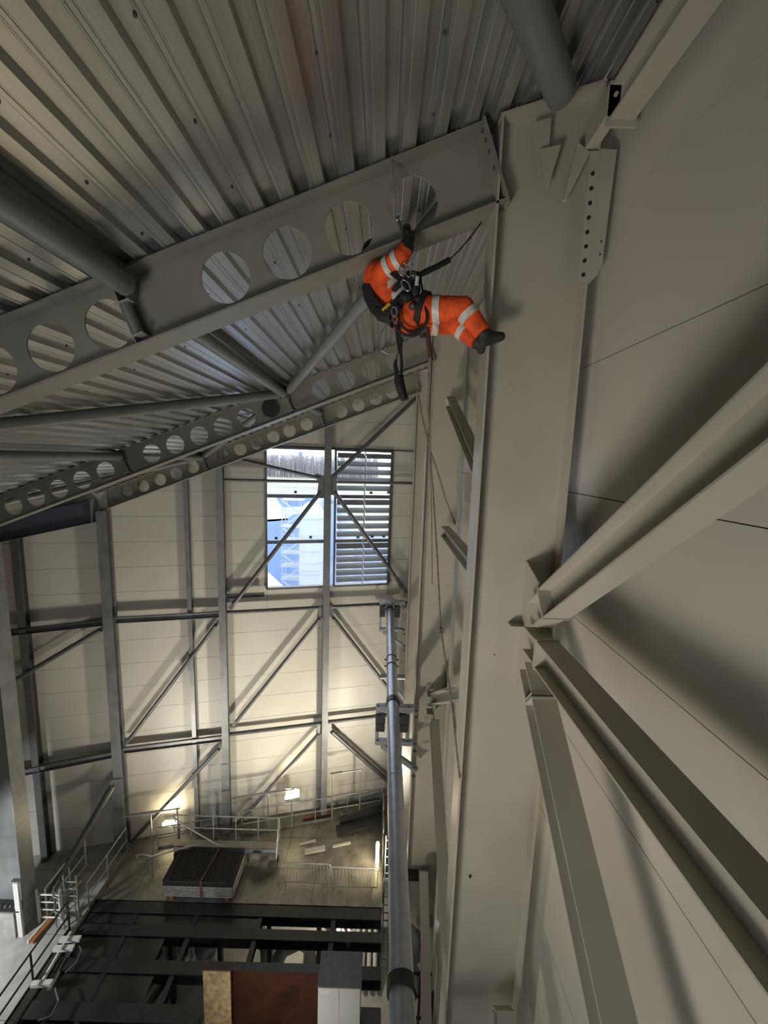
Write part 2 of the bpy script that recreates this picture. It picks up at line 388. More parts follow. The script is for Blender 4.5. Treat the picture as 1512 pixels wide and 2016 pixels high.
# ================================================================== STEEL FRAME
VD = 0.72; DP = VD*math.cos(RA)                  # rafter depth: vertical, and square to its slope
def rafter(y, x_r, x_l, holes, skips, label, fw=0.30, hole_r=0.232, tf=0.02, endplate=True):
    o0 = W(1.0, y, 3.02-VD/2)
    root = thing('cellular_rafter', W(x_r, y, ztop(x_r)-VD/2), label, 'roof beam', 'cellular roof rafters')
    sx = lambda x: (x-1.0)/math.cos(RA)
    # web in cells, each holed or plain, in one plate
    hs = sorted([sx(h) for h in holes]); h2 = DP/2-tf; tw = 0.014
    s0, s1 = sx(x_l), sx(x_r)
    cells = []; cur = s0
    for h in hs:
        half = hole_r+0.045
        if h-half > cur+1e-4: cells.append((cur, h-half, None))
        cells.append((h-half, h+half, h)); cur = h+half
    if cur < s1: cells.append((cur, s1, None))
    mb = MB()
    def P(s_, t, k): return o0 + ua*s_ + na*t + Vector((0, k*tw/2, 0))
    for a, b, h in cells:
        if h is None:
            for k in (-1, 1): mb.add([P(a,-h2,k), P(b,-h2,k), P(b,h2,k), P(a,h2,k)], [(0,1,2,3)])
            continue
        angs = sorted(set([2*math.pi*i/32 for i in range(32)] + [math.atan2(sg*h2, q-h) % (2*math.pi) for sg in (-1,1) for q in (a,b)]))
        inn, out = [], []
        for t in angs:
            c, s_ = math.cos(t), math.sin(t)
            rx = ((b-h) if c > 0 else (h-a))/abs(c) if abs(c) > 1e-9 else 1e9
            rz = h2/abs(s_) if abs(s_) > 1e-9 else 1e9
            r = min(rx, rz); inn.append((h+c*hole_r, s_*hole_r)); out.append((h+c*r, s_*r))
        n = len(angs)
        for k in (-1, 1):
            mb.add([P(p[0],p[1],k) for p in inn]+[P(p[0],p[1],k) for p in out], [(i,(i+1)%n,n+(i+1)%n,n+i) for i in range(n)])
        mb.add([P(p[0],p[1],-1) for p in inn]+[P(p[0],p[1],1) for p in inn], [(i,(i+1)%n,n+(i+1)%n,n+i) for i in range(n)])
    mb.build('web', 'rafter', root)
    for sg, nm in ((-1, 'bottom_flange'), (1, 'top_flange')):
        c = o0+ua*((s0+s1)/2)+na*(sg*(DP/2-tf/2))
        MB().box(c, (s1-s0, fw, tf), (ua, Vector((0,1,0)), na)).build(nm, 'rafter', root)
    # stiffener with a split tube stub where the ties meet the beam
    for x in skips:
        c = o0+ua*sx(x)
        for q in (-1, 1):
            MB().box(c+Vector((0, q*(fw/4+0.002), 0)), (0.012, fw/2-0.014, DP-2*tf), (ua, Vector((0,1,0)), na)).build('stiffener', 'rafter', root)
        MB().tube(c+ua*0.03-na*0.24+Vector((0,-fw*0.30,0)), c+ua*0.03+na*0.06+Vector((0,-fw*0.30,0)), 0.055, 14).build('stub_tube', 'tube', root, smooth=40)
        for q in (0.065, -0.245):
            MB().box(c+ua*0.03+na*q+Vector((0,-fw*0.30,0)), (0.15, 0.13, 0.012), (ua, Vector((0,1,0)), na)).build('stub_cap', 'paint', root)
    if endplate:
        c = o0+ua*(s1-0.01)
        e = MB(); e.box(c+Vector((0,0,0)), (0.025, fw+0.02, DP+0.04), (Vector((1,0,0)), Vector((0,1,0)), na)); e.build('end_plate', 'rafter', root)
        for q in (-0.28, -0.2, -0.04, 0.10, 0.2, 0.28):
            for dy in (-0.10, 0.10):
                b = MB(); hexbolt(b, c+na*q+Vector((-0.012, dy, 0)), (-1,0,0), 0.015, 0.018); b.build('bolt', 'bolt', root)
    return root
def xs_at(pxs, y): return [PY(px, 902-(px-758)*-0.032-0, y).x for px in pxs]
def hole_x(pts, y): return [PY(px, py, y).x for px, py in pts]
h1 = hole_x([(812,405),(687,453),(566,498),(445,545),(215,636),(101,682),(-12,727)], 4.0)
h1 += [h1[-1]-0.575*(i+1) for i in range(4)]
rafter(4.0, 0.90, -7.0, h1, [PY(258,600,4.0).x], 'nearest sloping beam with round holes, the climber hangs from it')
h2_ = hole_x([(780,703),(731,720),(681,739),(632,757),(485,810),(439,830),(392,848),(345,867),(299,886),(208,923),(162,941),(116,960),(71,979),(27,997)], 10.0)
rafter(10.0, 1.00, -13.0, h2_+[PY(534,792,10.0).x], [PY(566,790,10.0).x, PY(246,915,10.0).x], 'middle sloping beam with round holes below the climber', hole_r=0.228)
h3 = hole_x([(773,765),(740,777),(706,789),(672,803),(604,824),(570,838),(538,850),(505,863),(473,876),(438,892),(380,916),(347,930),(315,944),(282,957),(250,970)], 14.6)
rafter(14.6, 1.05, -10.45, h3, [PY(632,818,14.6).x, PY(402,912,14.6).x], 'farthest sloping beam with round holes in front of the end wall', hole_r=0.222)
# blanking disc closing one hole of the middle rafter
p = PY(534,792,10.0)
tag(MB().tube(W(p.x, 9.955, ztop(p.x)-VD/2), W(p.x, 9.985, ztop(p.x)-VD/2), 0.226, 28).build('blanking_disc', 'dark_steel', smooth=40), 'dark round disc blanking one hole of the middle beam', 'disc')

# ---- portal columns on the side wall
def column(y, xi, xo, zt_l, zt_r, zb, label, near=False):
    root = thing('portal_column', W((xi+xo)/2, y, zb), label, 'steel column', 'portal columns on the side wall')
    fwid = 0.30; tf = 0.022
    web = [W(xi+tf, y-0.008, zb), W(xo-tf, y-0.008, zb), W(xo-tf, y-0.008, zt_r), W(xi+tf, y-0.008, zt_l)]
    MB().prism(web, (0, 0.016, 0)).build('web', 'paint', root)
    MB().bounds(W(xi, y-fwid/2, zb), W(xi+tf, y+fwid/2, zt_l)).build('inner_flange', 'paint', root)
    MB().bounds(W(xo-tf, y-fwid/2, zb), W(xo, y+fwid/2, zt_r)).build('outer_flange', 'paint', root)
    ua2 = (web[2]-web[3]).normalized()
    c = (web[2]+web[3])/2
    nn = Vector((-ua2.z, 0, ua2.x))
    MB().box(c+nn*0.01, ((web[2]-web[3]).length+0.05, fwid, 0.02), (ua2, Vector((0,1,0)), nn)).build('cap_plate', 'paint', root)
    return root
c1 = column(4.0, 0.915, 1.79, ztop(0.915)-0.02, ztop(1.79)-0.10, -17.0, 'nearest wide steel column that the climber braces his feet on')
c2 = column(10.0, 1.00, 1.86, ztop(1.0)-0.02, ztop(1.86)-0.06, -17.0, 'middle steel column behind the climber, at the end of the second beam')
c3 = column(14.6, 1.05, 1.88, ztop(1.05)-0.02, ztop(1.88)-0.06, -17.0, 'farthest steel column beside the pipe, at the end of the third beam')
# detail of the nearest column head: slotted fin plate on the outer flange, gussets, bolts
fin = [W(1.79, 3.84, 2.72), W(1.79, 3.84, 1.62), W(1.865, 3.84, 1.70), W(1.90, 3.84, 1.80), W(1.93, 3.84, 2.72)]
MB().prism(fin, (0, 0.015, 0)).build('fin_plate', 'paint', c1)
MB().bounds(W(1.70, 3.836, 1.64), W(1.79, 3.85, 2.70)).build('cover_strip', 'paint', c1)
for i in range(8):
    z = 2.52-0.118*i
    MB().tube(W(1.735, 3.838, z), W(1.735, 3.829, z), 0.017, 10).build('bolt_hole', 'black', c1)
for z in (1.98, 1.87):
    MB().tube(W(1.87, 3.842, z), W(1.87, 3.835, z), 0.008, 8).build('bolt_hole', 'black', c1)
# haunch of plates over the column head
for (pts, d) in (([W(1.27,3.86,2.72), W(1.36,3.86,2.40), W(1.45,3.86,2.76)], 0.02),
                 ([W(1.20,3.9,2.95), W(1.30,3.9,2.52), W(1.36,3.9,2.60), W(1.36,3.9,3.0)], 0.015),
                 ([W(1.60,3.88,2.80), W(1.52,3.88,2.34), W(1.545,3.88,2.33), W(1.72,3.88,2.72)], 0.03)):
    MB().prism(pts, (0, d, 0)).build('gusset', 'paint', c1)
# plain dark dots left on the web
MB().tube(W(PY(925,1724,3.99).x, 3.985, PY(925,1724,3.99).z-H), W(PY(925,1724,3.99).x, 3.975, PY(925,1724,3.99).z-H), 0.016, 10).build('bolt_hole', 'black', c1)
MB().tube(PY(973,1289,3.99), PY(973,1289,3.99)+Vector((0,-0.008,0)), 0.006, 8).build('bolt_hole', 'black', c1)

# ---- head of the bay nearest the eye: eaves beam and big tube
eb = thing('eaves_beam', W(1.83, 0, 3.0), 'grey steel eaves beam meeting the nearest column head above the side wall', 'steel beam')
mb = MB(); member(mb, Hprof(0.26, 0.20, 0.018, 0.012), W(1.80, 3.55, 2.86), W(1.80, -4.0, 2.86)); mb.build('beam_section', 'paint', eb)
e2 = MB(); e2.box(W(1.80, 3.56, 2.84), (0.24, 0.02, 0.32)); e2.build('end_plate', 'paint', eb)
for dx in (-0.07, 0.07):
    for dz in (-0.1, 0.06):
        b = MB(); hexbolt(b, W(1.80+dx, 3.55, 2.84+dz), (0,-1,0), 0.017, 0.016); b.build('bolt', 'paint', eb)
br = MB(); br.box(W(1.72, 3.72, 2.86), (0.10, 0.34, 0.22)); br.build('connection_cleat', 'paint', eb)

def tie(name, p0, p1, r, label, plates=(True, True), m='tube', group='roof bracing tubes'):
    root = thing(name, (p0+p1)/2, label, 'steel tube', group)
    MB().tube(p0, p1, r, 20).build('tube_body', m, root, smooth=40)
    d = (p1-p0).normalized()
    for e, (p, sg) in enumerate(((p0, -1), (p1, 1))):
        if plates[e]:
            xa, ya = axes(p0, p1, (0,0,1))
            MB().box(p+d*sg*0.07, (0.014, r*2.0, 0.24), (xa, ya, d)).build('end_tab', 'rafter', root)
    return root
def node(x, y, dz=-0.20): return W(x, y, ztop(x)+dz)
xn1 = PY(268,545,4.0).x; xn2 = PY(562,770,10.0).x; xn2b = PY(243,890,10.0).x; xn3 = PY(632,818,14.6).x; xn3b = PY(402,905,14.6).x
tie('roof_tie', node(xn1, 3.82, -0.17), node(xn1, -4.3, -0.17), 0.105, 'thick dark tube under the roof reaching the nearest beam')
tie('roof_tie', node(xn1, 4.18, -0.17), node(xn2, 9.82, -0.17), 0.095, 'tube along the roof between nearest and middle beams')
tie('roof_tie', node(xn2, 10.18, -0.17), node(xn3, 14.42, -0.17), 0.09, 'tube along the roof between middle and farthest beams')
tie('roof_tie', node(xn2b, 9.82, -0.17), node(xn2b, 4.18, -0.17), 0.095, 'straight tube along the roof at the far side, above the lower diagonal')
tie('roof_tie', node(xn2b, 10.18, -0.17), node(xn3b, 14.42, -0.17), 0.09, 'far straight tube behind the middle beam, lower on the slope')
tie('wind_brace', node(0.82, 4.25, -0.13), node(xn2+0.14, 9.80, -0.13), 0.10, 'diagonal roof tube rising behind the climber to the nearest column')
tie('wind_brace', node(xn2-0.14, 9.80, -0.13), node(xn2b, 4.25, -0.13), 0.10, 'diagonal roof tube sweeping across to the edge of the photo')
tie('wind_brace', node(xn2-0.16, 10.2, -0.13), node(xn3b+0.14, 14.4, -0.13), 0.09, 'diagonal roof tube between the middle beam and farthest beam')
tie('wind_brace', node(PY(20,1010,10).x-0.4, 10.2, -0.13), node(xn3b-0.14, 14.4, -0.13), 0.09, 'lower diagonal roof tube seen under the middle beam')
tie('wind_brace', W(1.36, 3.72, 3.05), node(-1.95, -1.4, -0.26), 0.12, 'big dark tube at the top meeting the nearest column head', plates=(False, False))

# ---- bracing along the side wall
def brace(name, p0, p1, label, d=0.22, w=0.20, m='paint', upv=(0,0,1), ends=(True, False), group='steel bracing on the side wall'):
    root = thing(name, (Vector(p0)+Vector(p1))/2, label, 'steel brace', group)
    mb = MB(); member(mb, Hprof(d, w, 0.014, 0.010), p0, p1, upv); mb.build('beam_section', m, root)
    xa, ya = axes(p0, p1, upv); dd = (Vector(p1)-Vector(p0)).normalized()
    for e, (p, sg) in enumerate(((Vector(p0), 1), (Vector(p1), -1))):
        if ends[e]:
            MB().box(p-dd*sg*0.008, (w*1.05, d*1.1, 0.016), (xa, ya, dd)).build('end_plate', m, root)
            for q in (-1, 1):
                b = MB(); hexbolt(b, p+dd*sg*0.002+xa*(0.03*1)+ya*q*d*0.28+xa*(-w*0.32), dd*sg, 0.020, 0.018); b.build('bolt', m, root)
    return root
XB = 1.50
n1 = (3.98, -1.68)
gus = thing('node_gusset', W(XB, 3.8, -1.7), 'welded plate joint on the nearest column where three braces meet', 'plate joint')
MB().prism([W(XB-0.008, 3.99, -1.0), W(XB-0.008, 3.99, -2.4), W(XB-0.008, 3.66, -2.25), W(XB-0.008, 3.55, -1.7), W(XB-0.008, 3.64, -1.12)], (0.016,0,0)).build('gusset_plate', 'paint', gus)
def stub(root, p_end, dirv, L, d, w):
    p0 = Vector(p_end); p1 = p0-Vector(dirv).normalized()*L
    mb = MB(); member(mb, Hprof(d, w, 0.014, 0.012), p0, p1); mb.build('stub_section', 'paint', root)
    xa, ya = axes(p0, p1, (0,0,1)); dd = (p1-p0).normalized()
    MB().box(p0+dd*0.012, (w*1.06, d*1.1, 0.016), (xa, ya, dd)).build('stub_plate', 'paint', root)
stub(gus, W(XB, 3.37, -1.70), (0,-1,0), 0.30, 0.24, 0.19)
stub(gus, W(XB, 3.325, -1.22), (0,-4.5,3.6), 0.30, 0.24, 0.20)
stub(gus, W(XB, 3.405, -2.16), (0,-4.58,-3.92), 0.30, 0.20, 0.20)
MB().box(W(XB, 3.93, -1.68), (0.30, 0.10, 0.016)).build('rib_plate', 'paint', gus)
brace('wall_rail', W(XB, 3.34, -1.70), W(XB, -4.0, -1.70), 'horizontal steel rail running from the nearest column towards the viewer', d=0.26, w=0.20)
brace('wall_brace', W(XB, 3.30, -1.20), W(XB, -1.2, 2.40), 'diagonal steel brace rising from the nearest column to the upper corner', d=0.26, w=0.22)
brace('wall_brace', W(XB, 3.38, -2.18), W(XB, -1.2, -6.1), 'diagonal steel brace falling from the nearest column to the bottom edge', d=0.22, w=0.22)
# bay behind the nearest column
brace('wall_rail', W(XB, 9.35, -1.70), W(XB, 4.4, -1.70), 'short rail end beside the middle column, rope tied to it', d=0.24, w=0.20)
def lineX(px, py): q = PX(px, py, XB); return q
a = lineX(898, 672); b_ = lineX(935, 838)
brace('wall_brace', W(XB, 9.6, 1.35), W(XB, 4.4, -0.95), 'steep diagonal brace between middle and nearest columns, below the climber', d=0.24, w=0.20)
brace('wall_brace', W(XB, 9.55, -6.15), W(XB, 4.4, -2.6), 'diagonal brace rising from the lower joint on the middle column', d=0.26, w=0.22)
brace('wall_brace', W(XB, 9.5, -6.75), W(XB, 4.4, -10.9), 'diagonal brace falling from the lower joint on the middle column', d=0.24, w=0.22)
g2 = thing('node_gusset', W(XB, 9.8, -6.4), 'plate joint on the middle column low down beside the pipe brackets', 'plate joint')
MB().box(W(XB, 9.72, -6.45), (0.016, 0.5, 0.9)).build('gusset_plate', 'paint', g2)
for z in (-6.2, -6.7): MB().box(W(XB-0.06, 9.82, z), (0.22, 0.26, 0.014)).build('rib_plate', 'paint', g2)
# lower diagonal ends seen on the columns near the bottom edge
brace('wall_brace', W(1.55, 3.72, -6.2), W(1.55, 0.2, -9.2), 'dark brace end at the very bottom beside the nearest column', d=0.22, w=0.20)
brace('wall_brace', W(1.45, 9.70, -11.5), W(1.45, 6.0, -16.0), 'brown brace end low on the middle column', d=0.24, w=0.24)
MB_ = MB(); MB_.bounds(W(1.03, 9.80, -11.95), W(1.62, 9.95, -11.75))
tag(MB_.build('column_bracket', 'dark_steel'), 'dark horizontal bracket across the foot of the middle column', 'bracket')
# ================================================================== END WALL STEEL
def gpost(x, w, d, z0, z1, label, off=0.34, cap=True, m='post'):
    root = thing('gable_post', GP(x, z0, off), label, 'steel post', 'posts of the end wall')
    ga = Vector((1, T_, 0)).normalized()
    mb = MB(); mb.sweep(Hprof(d, w, 0.016, 0.012), GP(x, z0, off), GP(x, z1, off), ga, gn); mb.build('post_section', m, root)
    MB().box(GP(x, z0+0.01, off), (w+0.10, d+0.10, 0.02), (ga, gn, Vector((0,0,1)))).build('base_plate', m, root)
    return root
def gmem(name, x0, z0, x1, z1, label, d=0.14, w=0.14, off=0.30, m='brace', kind='H', group='rails of the end wall', cat='steel rail', tabs=False):
    p0, p1 = GP(x0, z0, off), GP(x1, z1, off)
    root = thing(name, (p0+p1)/2, label, cat, group)
    mb = MB()
    if kind == 'tube': mb.tube(p0, p1, d/2, 16)
    elif kind == 'C':
        xa, ya = axes(p0, p1, (0,0,1)); mb.sweep(Cprof(d, w, 0.012), p0, p1, xa, ya)
    else: member(mb, Hprof(d, w, 0.012, 0.010) if kind == 'H' else Rprof(d, w), p0, p1)
    mb.build('rail_section', m, root, smooth=40 if kind == 'tube' else False)
    dd = (p1-p0).normalized()
    if tabs:
        for p, sg in ((p0, -1), (p1, 1)):
            MB().box(p+dd*sg*0.10, (0.02, d*0.9, 0.30), (dd.cross(gn), gn, dd) if False else (gn, dd.cross(gn), dd)).build('end_tab', m, root)
    return root
XP = (-10.22, -6.30, -2.30, 1.15)
gpost(XP[0], 0.34, 0.40, -16.2, ztop(XP[0])-0.75, 'broad grey post at the low end of the farthest beam', off=0.30)
gpost(XP[1], 0.26, 0.34, -16.2, ztop(XP[1]), 'grey post of the end wall just clear of the window')
gpost(XP[2], 0.26, 0.34, -16.2, ztop(XP[2]), 'grey post standing through the middle of the end window')
gpost(-7.55, 0.16, 0.22, -16.2, ztop(-7.55), 'slim grey post between two broader posts of the end wall', off=0.16)
gpost(-12.97, 0.22, 0.30, -16.2, ztop(-12.97)-0.3, 'dark post of the end wall beside the photo edge', off=0.2, m='brace')
gpost(0.72, 0.16, 0.16, -16.2, -6.6, 'slim grey post behind the pipe near the far corner', off=0.14)
sleeve = []
for x, zt, zb, lab in ((XP[0], -12.75, -16.2, 'broad'), ):
    pass
# wider lower sleeves (bolted splices) on three posts
for x, w, zt in ((XP[0], 0.40, -12.9), (XP[1], 0.30, -12.9)):
    s_ = thing('post_splice', GP(x, -16.2, 0.50), 'plate sleeve round the foot of the %s post of the end wall' % ('broad' if x < -8 else 'window-side'), 'post sleeve')
    ga = Vector((1, T_, 0)).normalized()
    MB().box(GP(x, (zt-16.2)/2, 0.53), (w, 0.02, abs(-16.2-zt)), (ga, gn, Vector((0,0,1)))).build('sleeve_plate', 'post', s_)
for zz in (-8.4, -13.6):
    s_ = tag(MB().box(GP(-7.55, zz, 0.30), (0.20, 0.05, 0.62), (Vector((1,T_,0)).normalized(), gn, Vector((0,0,1)))).build('splice_plate', 'post'),
        'splice plate %s on the slim post of the end wall' % ('halfway up' if zz > -10 else 'low down'), 'plate')
# horizontal rails
gmem('gable_rail', -14.6, -6.75, XP[0]-0.17, -6.48, 'upper rail of the end wall by the photo edge', d=0.20, w=0.18)
gmem('gable_rail', XP[0]+0.17, -6.42, XP[1]-0.13, -6.42, 'upper channel rail between the broad post and window-side post', d=0.24, w=0.10, kind='C', m='post')
gmem('gable_rail', XP[1]+0.13, -6.36, XP[2]-0.13, -6.36, 'upper tube rail just beneath the open window', d=0.15, kind='tube')
gmem('gable_rail', XP[2]+0.13, -6.36, 1.2, -6.36, 'upper tube rail beneath the louvres', d=0.15, kind='tube')
gmem('gable_rail', -14.6, -12.35, XP[0]-0.17, -11.95, 'lower rail of the end wall by the photo edge', d=0.24, w=0.20, m='post')
gmem('gable_rail', XP[0]+0.17, -11.86, XP[1]-0.13, -11.86, 'lower channel rail between the broad post and window-side post', d=0.24, w=0.10, kind='C', m='post')
gmem('gable_rail', XP[1]+0.13, -11.72, XP[2]-0.13, -11.72, 'lower tube rail between the window-side and middle posts', d=0.16, kind='tube')
gmem('gable_rail', XP[2]+0.13, -11.70, 1.2, -11.70, 'lower tube rail between the middle post and pipe', d=0.16, kind='tube')
gmem('gable_rail', XP[1]+0.13, -1.03, XP[2]-0.13, -1.03, 'thin tube rail crossing the open window', d=0.12, kind='tube')
gmem('gable_rail', XP[2]+0.13, -1.03, 1.25, -1.03, 'thin tube rail crossing the louvres', d=0.12, kind='tube')
gmem('gable_rail', XP[1]+0.13, -5.68, WX0+0.0, -5.68, 'short rail at the sill level left of the window', d=0.16, w=0.12)
# diagonals
def gdiag(x0, z0, x1, z1, label, d=0.15, off=0.34): return gmem('gable_brace', x0, z0, x1, z1, label, d=d, off=off, kind='tube', group='diagonals of the end wall', cat='steel brace', tabs=True)
gdiag(-14.1, -9.0, XP[0]-0.3, -6.75, 'long dark diagonal of the end wall running to the photo edge', d=0.18)
gdiag(XP[0]+0.45, -11.35, XP[1]-0.28, -6.85, 'diagonal crossing the slim post, upper half of the end wall')
gdiag(XP[0]+0.40, -15.85, XP[1]-0.28, -12.3, 'diagonal crossing the slim post, down to the lamp')
gdiag(XP[1]+0.42, -11.15, XP[2]-0.28, -6.85, 'diagonal left of the middle post between the two rails')
gdiag(XP[1]+0.50, -15.85, XP[2]-0.25, -12.2, 'lowest diagonal ending at the foot of the window-side post')
gdiag(XP[2]+0.32, -6.85, 1.0, -11.1, 'diagonal right of the middle post, half hidden by the pipe')
gdiag(XP[2]+0.32, -12.15, 1.0, -15.5, 'thicker low diagonal right of the middle post', d=0.2)
gdiag(XP[1]+0.40, -6.0, XP[2]-0.28, -1.45, 'diagonal across the open window, falling away from the middle post', d=0.17)
gdiag(XP[2]+0.28, -1.45, 1.2, -5.95, 'diagonal across the louvres, falling to the far column', d=0.17)
gdiag(XP[2]+0.24, -0.78, 1.15, 2.45, 'diagonal rising from the window node to the farthest beam', d=0.17)
gdiag(XP[1]+0.45, -0.18, XP[2]-0.3, -0.88, 'gently sloping tube across the top of the open window', d=0.15)
nd = tag(MB().prism([GP(XP[2]+a_, -1.12+b_, 0.36) for a_, b_ in ((-0.5,0.36),(-0.36,0.02),(-0.40,-0.36),(-0.28,-0.46),(0,-0.40),(0.28,-0.46),(0.40,-0.36),(0.36,0.02),(0.40,0.44),(0.26,0.48),(0,0.28),(-0.44,0.44))], gn*0.02).build('node_gusset', 'post'), 'star plate joint on the middle post in front of the window', 'plate joint')
for x, z, lab in ((XP[2], -6.5, 'under the window'), (XP[2], -11.9, 'low on the middle post')):
    tag(MB().box(GP(x, z, 0.36), (0.62, 0.02, 0.42), (Vector((1,T_,0)).normalized(), gn, Vector((0,0,1)))).build('node_gusset', 'post'), 'plate joint of tubes ' + lab, 'plate joint')
# diagonal going from the broad post down to the walkway column
tie('side_brace', GP(XP[0]-0.15, -13.2, 0.5), W(-11.55, 11.9, -16.0), 0.12, 'dark diagonal tube falling from the broad post to the walkway', m='brace', group=None)
# dark blue beam at the low end of the roof
bb = thing('blue_beam', GP(-12, -2.6, 0.5), 'dark blue-grey beam under the low end of the roof', 'steel beam')
mb = MB(); member(mb, Hprof(0.78, 0.26, 0.02, 0.014), GP(-10.42, -2.22, 0.4), GP(-15.5, -3.45, 0.4)); mb.build('beam_section', 'blue_beam', bb)
MB().box(GP(-10.45, -2.2, 0.4), (0.03, 0.3, 0.86)).build('end_plate', 'post', bb)

# ---- end window: open bay and louvred bay
ga = Vector((1, T_, 0)).normalized(); gax = (ga, gn, Vector((0,0,1)))
w1 = tag(thing('window_1', GP(-3.6, WZ0, 0), 'open window bay of the end wall looking out on the plant'), kind='structure')
w2 = tag(thing('window_2', GP(-1, WZ0, 0), 'louvred window bay of the end wall'), kind='structure')
def gbar(x0, x1, z0, z1, t, par, name, m='wframe', off=0.0):
    return MB().box(GP((x0+x1)/2, (z0+z1)/2, off), ((x1-x0)*math.sqrt(1+T_*T_), t, z1-z0), gax).build(name, m, par)
for par, xa_, xb_ in ((w1, WX0, -2.25), (w2, -2.05, WX1)):
    gbar(xa_-0.03, xa_+0.05, WZ0, WZ1, 0.16, par, 'window_frame'); gbar(xb_-0.05, xb_+0.03, WZ0, WZ1, 0.16, par, 'window_frame')
    gbar(xa_, xb_, WZ1-0.04, WZ1+0.04, 0.16, par, 'window_frame'); gbar(xa_, xb_, WZ0-0.06, WZ0+0.03, 0.2, par, 'window_sill')
    for zt in (-1.62, -3.52): gbar(xa_, xb_, zt-0.10, zt+0.04, 0.14, par, 'transom')
for x, z in ((-4.35, -3.38), (-3.0, -3.36), (-3.6, -1.48)):
    gbar(x-0.05, x+0.05, z-0.05, z+0.05, 0.08, w1, 'catch', 'black', off=0.06)
bl = MB().box((0,0,0), (1.13, 0.012, 0.25), (Vector((1,0,0)), Vector((0,math.cos(R_(-38)),math.sin(R_(-38)))), Vector((0,-math.sin(R_(-38)),math.cos(R_(-38)))))).mesh('louvre_slat', 'louvre')
rz = math.atan(T_)
for (zb, zt, n) in ((-1.50, 0.20, 5), (-3.46, -1.76, 5), (-5.42, -3.66, 6)):
    for i in range(n):
        z = zb+(i+0.6)*(zt-zb)/n
        for xc in (-1.40, -0.24):
            inst(bl, 'louvre_slat', w2, mw=Matrix.Translation(GP(xc, z, 0.02)) @ Matrix.Rotation(rz, 4, 'Z'))
gbar(-0.84, -0.80, WZ0, WZ1, 0.06, w2, 'mullion', 'louvre', off=0.08)
gbar(0.05+0.2, 0.05+0.24, WZ0, WZ1, 0.06, w2, 'mullion', 'wframe', off=0.1)
for x, z in ((-0.55, -1.47), (0.2, -1.45), (-1.05, -3.38), (-0.45, -3.36), (0.05, -3.36)):
    gbar(x-0.06, x+0.06, z-0.05, z+0.05, 0.08, w2, 'catch', 'wframe', off=0.10)
# head flashing line above the louvres and bar to the corner
gbar(WX0-0.2, 1.6, WZ1+0.03, WZ1+0.09, 0.05, w2, 'head_flashing', 'wframe')
# ================================================================== PIPE RUN BESIDE THE COLUMNS
PXX, PZZ, PR = 0.41, -6.42, 0.155
pipe = thing('drain_pipe', W(PXX, 10, PZZ), 'long galvanised pipe running level from the end wall past the columns', 'pipe')
MB().tube(W(PXX, 2.2, PZZ), W(PXX, 16.9, PZZ), PR, 32).build('pipe_body', 'galv', pipe, smooth=40)
for y in (12.05, 11.55): MB().tube(W(PXX, y-0.02, PZZ), W(PXX, y+0.02, PZZ), PR+0.012, 32).build('joint_ring', 'black', pipe, smooth=40)
for y in (12.0, 11.6):
    for sg in (-1, 1):
        b = MB(); b.tube(W(PXX+sg*(PR+0.0), y, PZZ), W(PXX+sg*(PR+0.07), y, PZZ), 0.025, 8); b.build('clamp_bolt', 'black', pipe)
MB().tube(W(PXX, 3.96, PZZ), W(PXX, 4.10, PZZ), PR+0.03, 32).build('coupling', 'dark_steel', pipe, smooth=40)
for y in (7.2, 14.4): MB().tube(W(PXX, y, PZZ), W(PXX, y+0.012, PZZ), PR+0.004, 32).build('weld_seam', 'galv_dark', pipe, smooth=40)
def hanger(y, xl, xr, zt, zb, label):
    root = thing('pipe_hanger', W((xl+xr)/2, y, zb), label, 'pipe bracket', 'pipe brackets')
    m = 'galv_dark'
    MB().bounds(W(xl-0.02, y-0.09, zt-0.14), W(xr+0.02, y+0.09, zt)).build('top_beam', m, root)
    MB().bounds(W(xl-0.02, y-0.07, zb), W(xr+0.02, y+0.07, zb+0.12)).build('bottom_beam', m, root)
    for x in (xl, xr-0.16): MB().bounds(W(x-0.05, y-0.03, zb-0.02), W(x+0.05, y+0.03, zt+0.02)).build('upright', m, root)
    for sg in (-1, 1):                            # black spring cushions either side of the pipe
        MB().bounds(W(PXX+sg*0.31-0.13, y-0.06, zt-0.50), W(PXX+sg*0.31+0.13, y+0.06, zt-0.25)).build('cushion', 'black', root)
        MB().bounds(W(PXX+sg*0.31-0.12, y-0.05, zt-0.74), W(PXX+sg*0.31+0.12, y+0.05, zt-0.52)).build('shoe_plate', 'dark_steel', root)
        for q in (-0.3, -0.45, -0.6): MB().tube(W(PXX+sg*0.19, y-0.07, zt+q), W(PXX+sg*0.19, y-0.09, zt+q), 0.02, 6).build('bolt', 'chrome', root)
    MB().tube(W(PXX, y-0.10, PZZ), W(PXX, y+0.10, PZZ), PR+0.02, 24).build('pipe_collar', 'dark_steel', root, smooth=40)
    b0, b1 = W(xl+0.15, y, zb-0.05), W(xr+0.12, y, zb-0.75)
    mb = MB(); member(mb, Rprof(0.12, 0.12), b0, b1); mb.build('knee_brace', m, root)
    for z in (zt-0.02, zt-0.2, zb+0.14, zb-0.06, zb-0.55, zb-0.8):
        b = MB(); b.tube(W(xr-0.02, y-0.16, z), W(xr+0.08, y-0.16, z), 0.022, 6); b.build('bolt', 'bolt', root)
    return root
hanger(9.74, 0.02, 1.00, -6.50, -7.62, 'big pipe bracket bolted to the middle column')
hanger(16.2, 0.02, 1.03, -5.98, -7.35, 'small far pipe bracket below the louvres')
arm = thing('support_arm', W(0.7, 14.3, -8.0), 'stub arm under the pipe fixed to the farthest column', 'pipe bracket', 'pipe brackets')
MB().tube(W(0.10, 14.3, -8.35), W(1.04, 14.3, -8.35), 0.10, 16).build('arm_tube', 'galv_dark', arm, smooth=40)
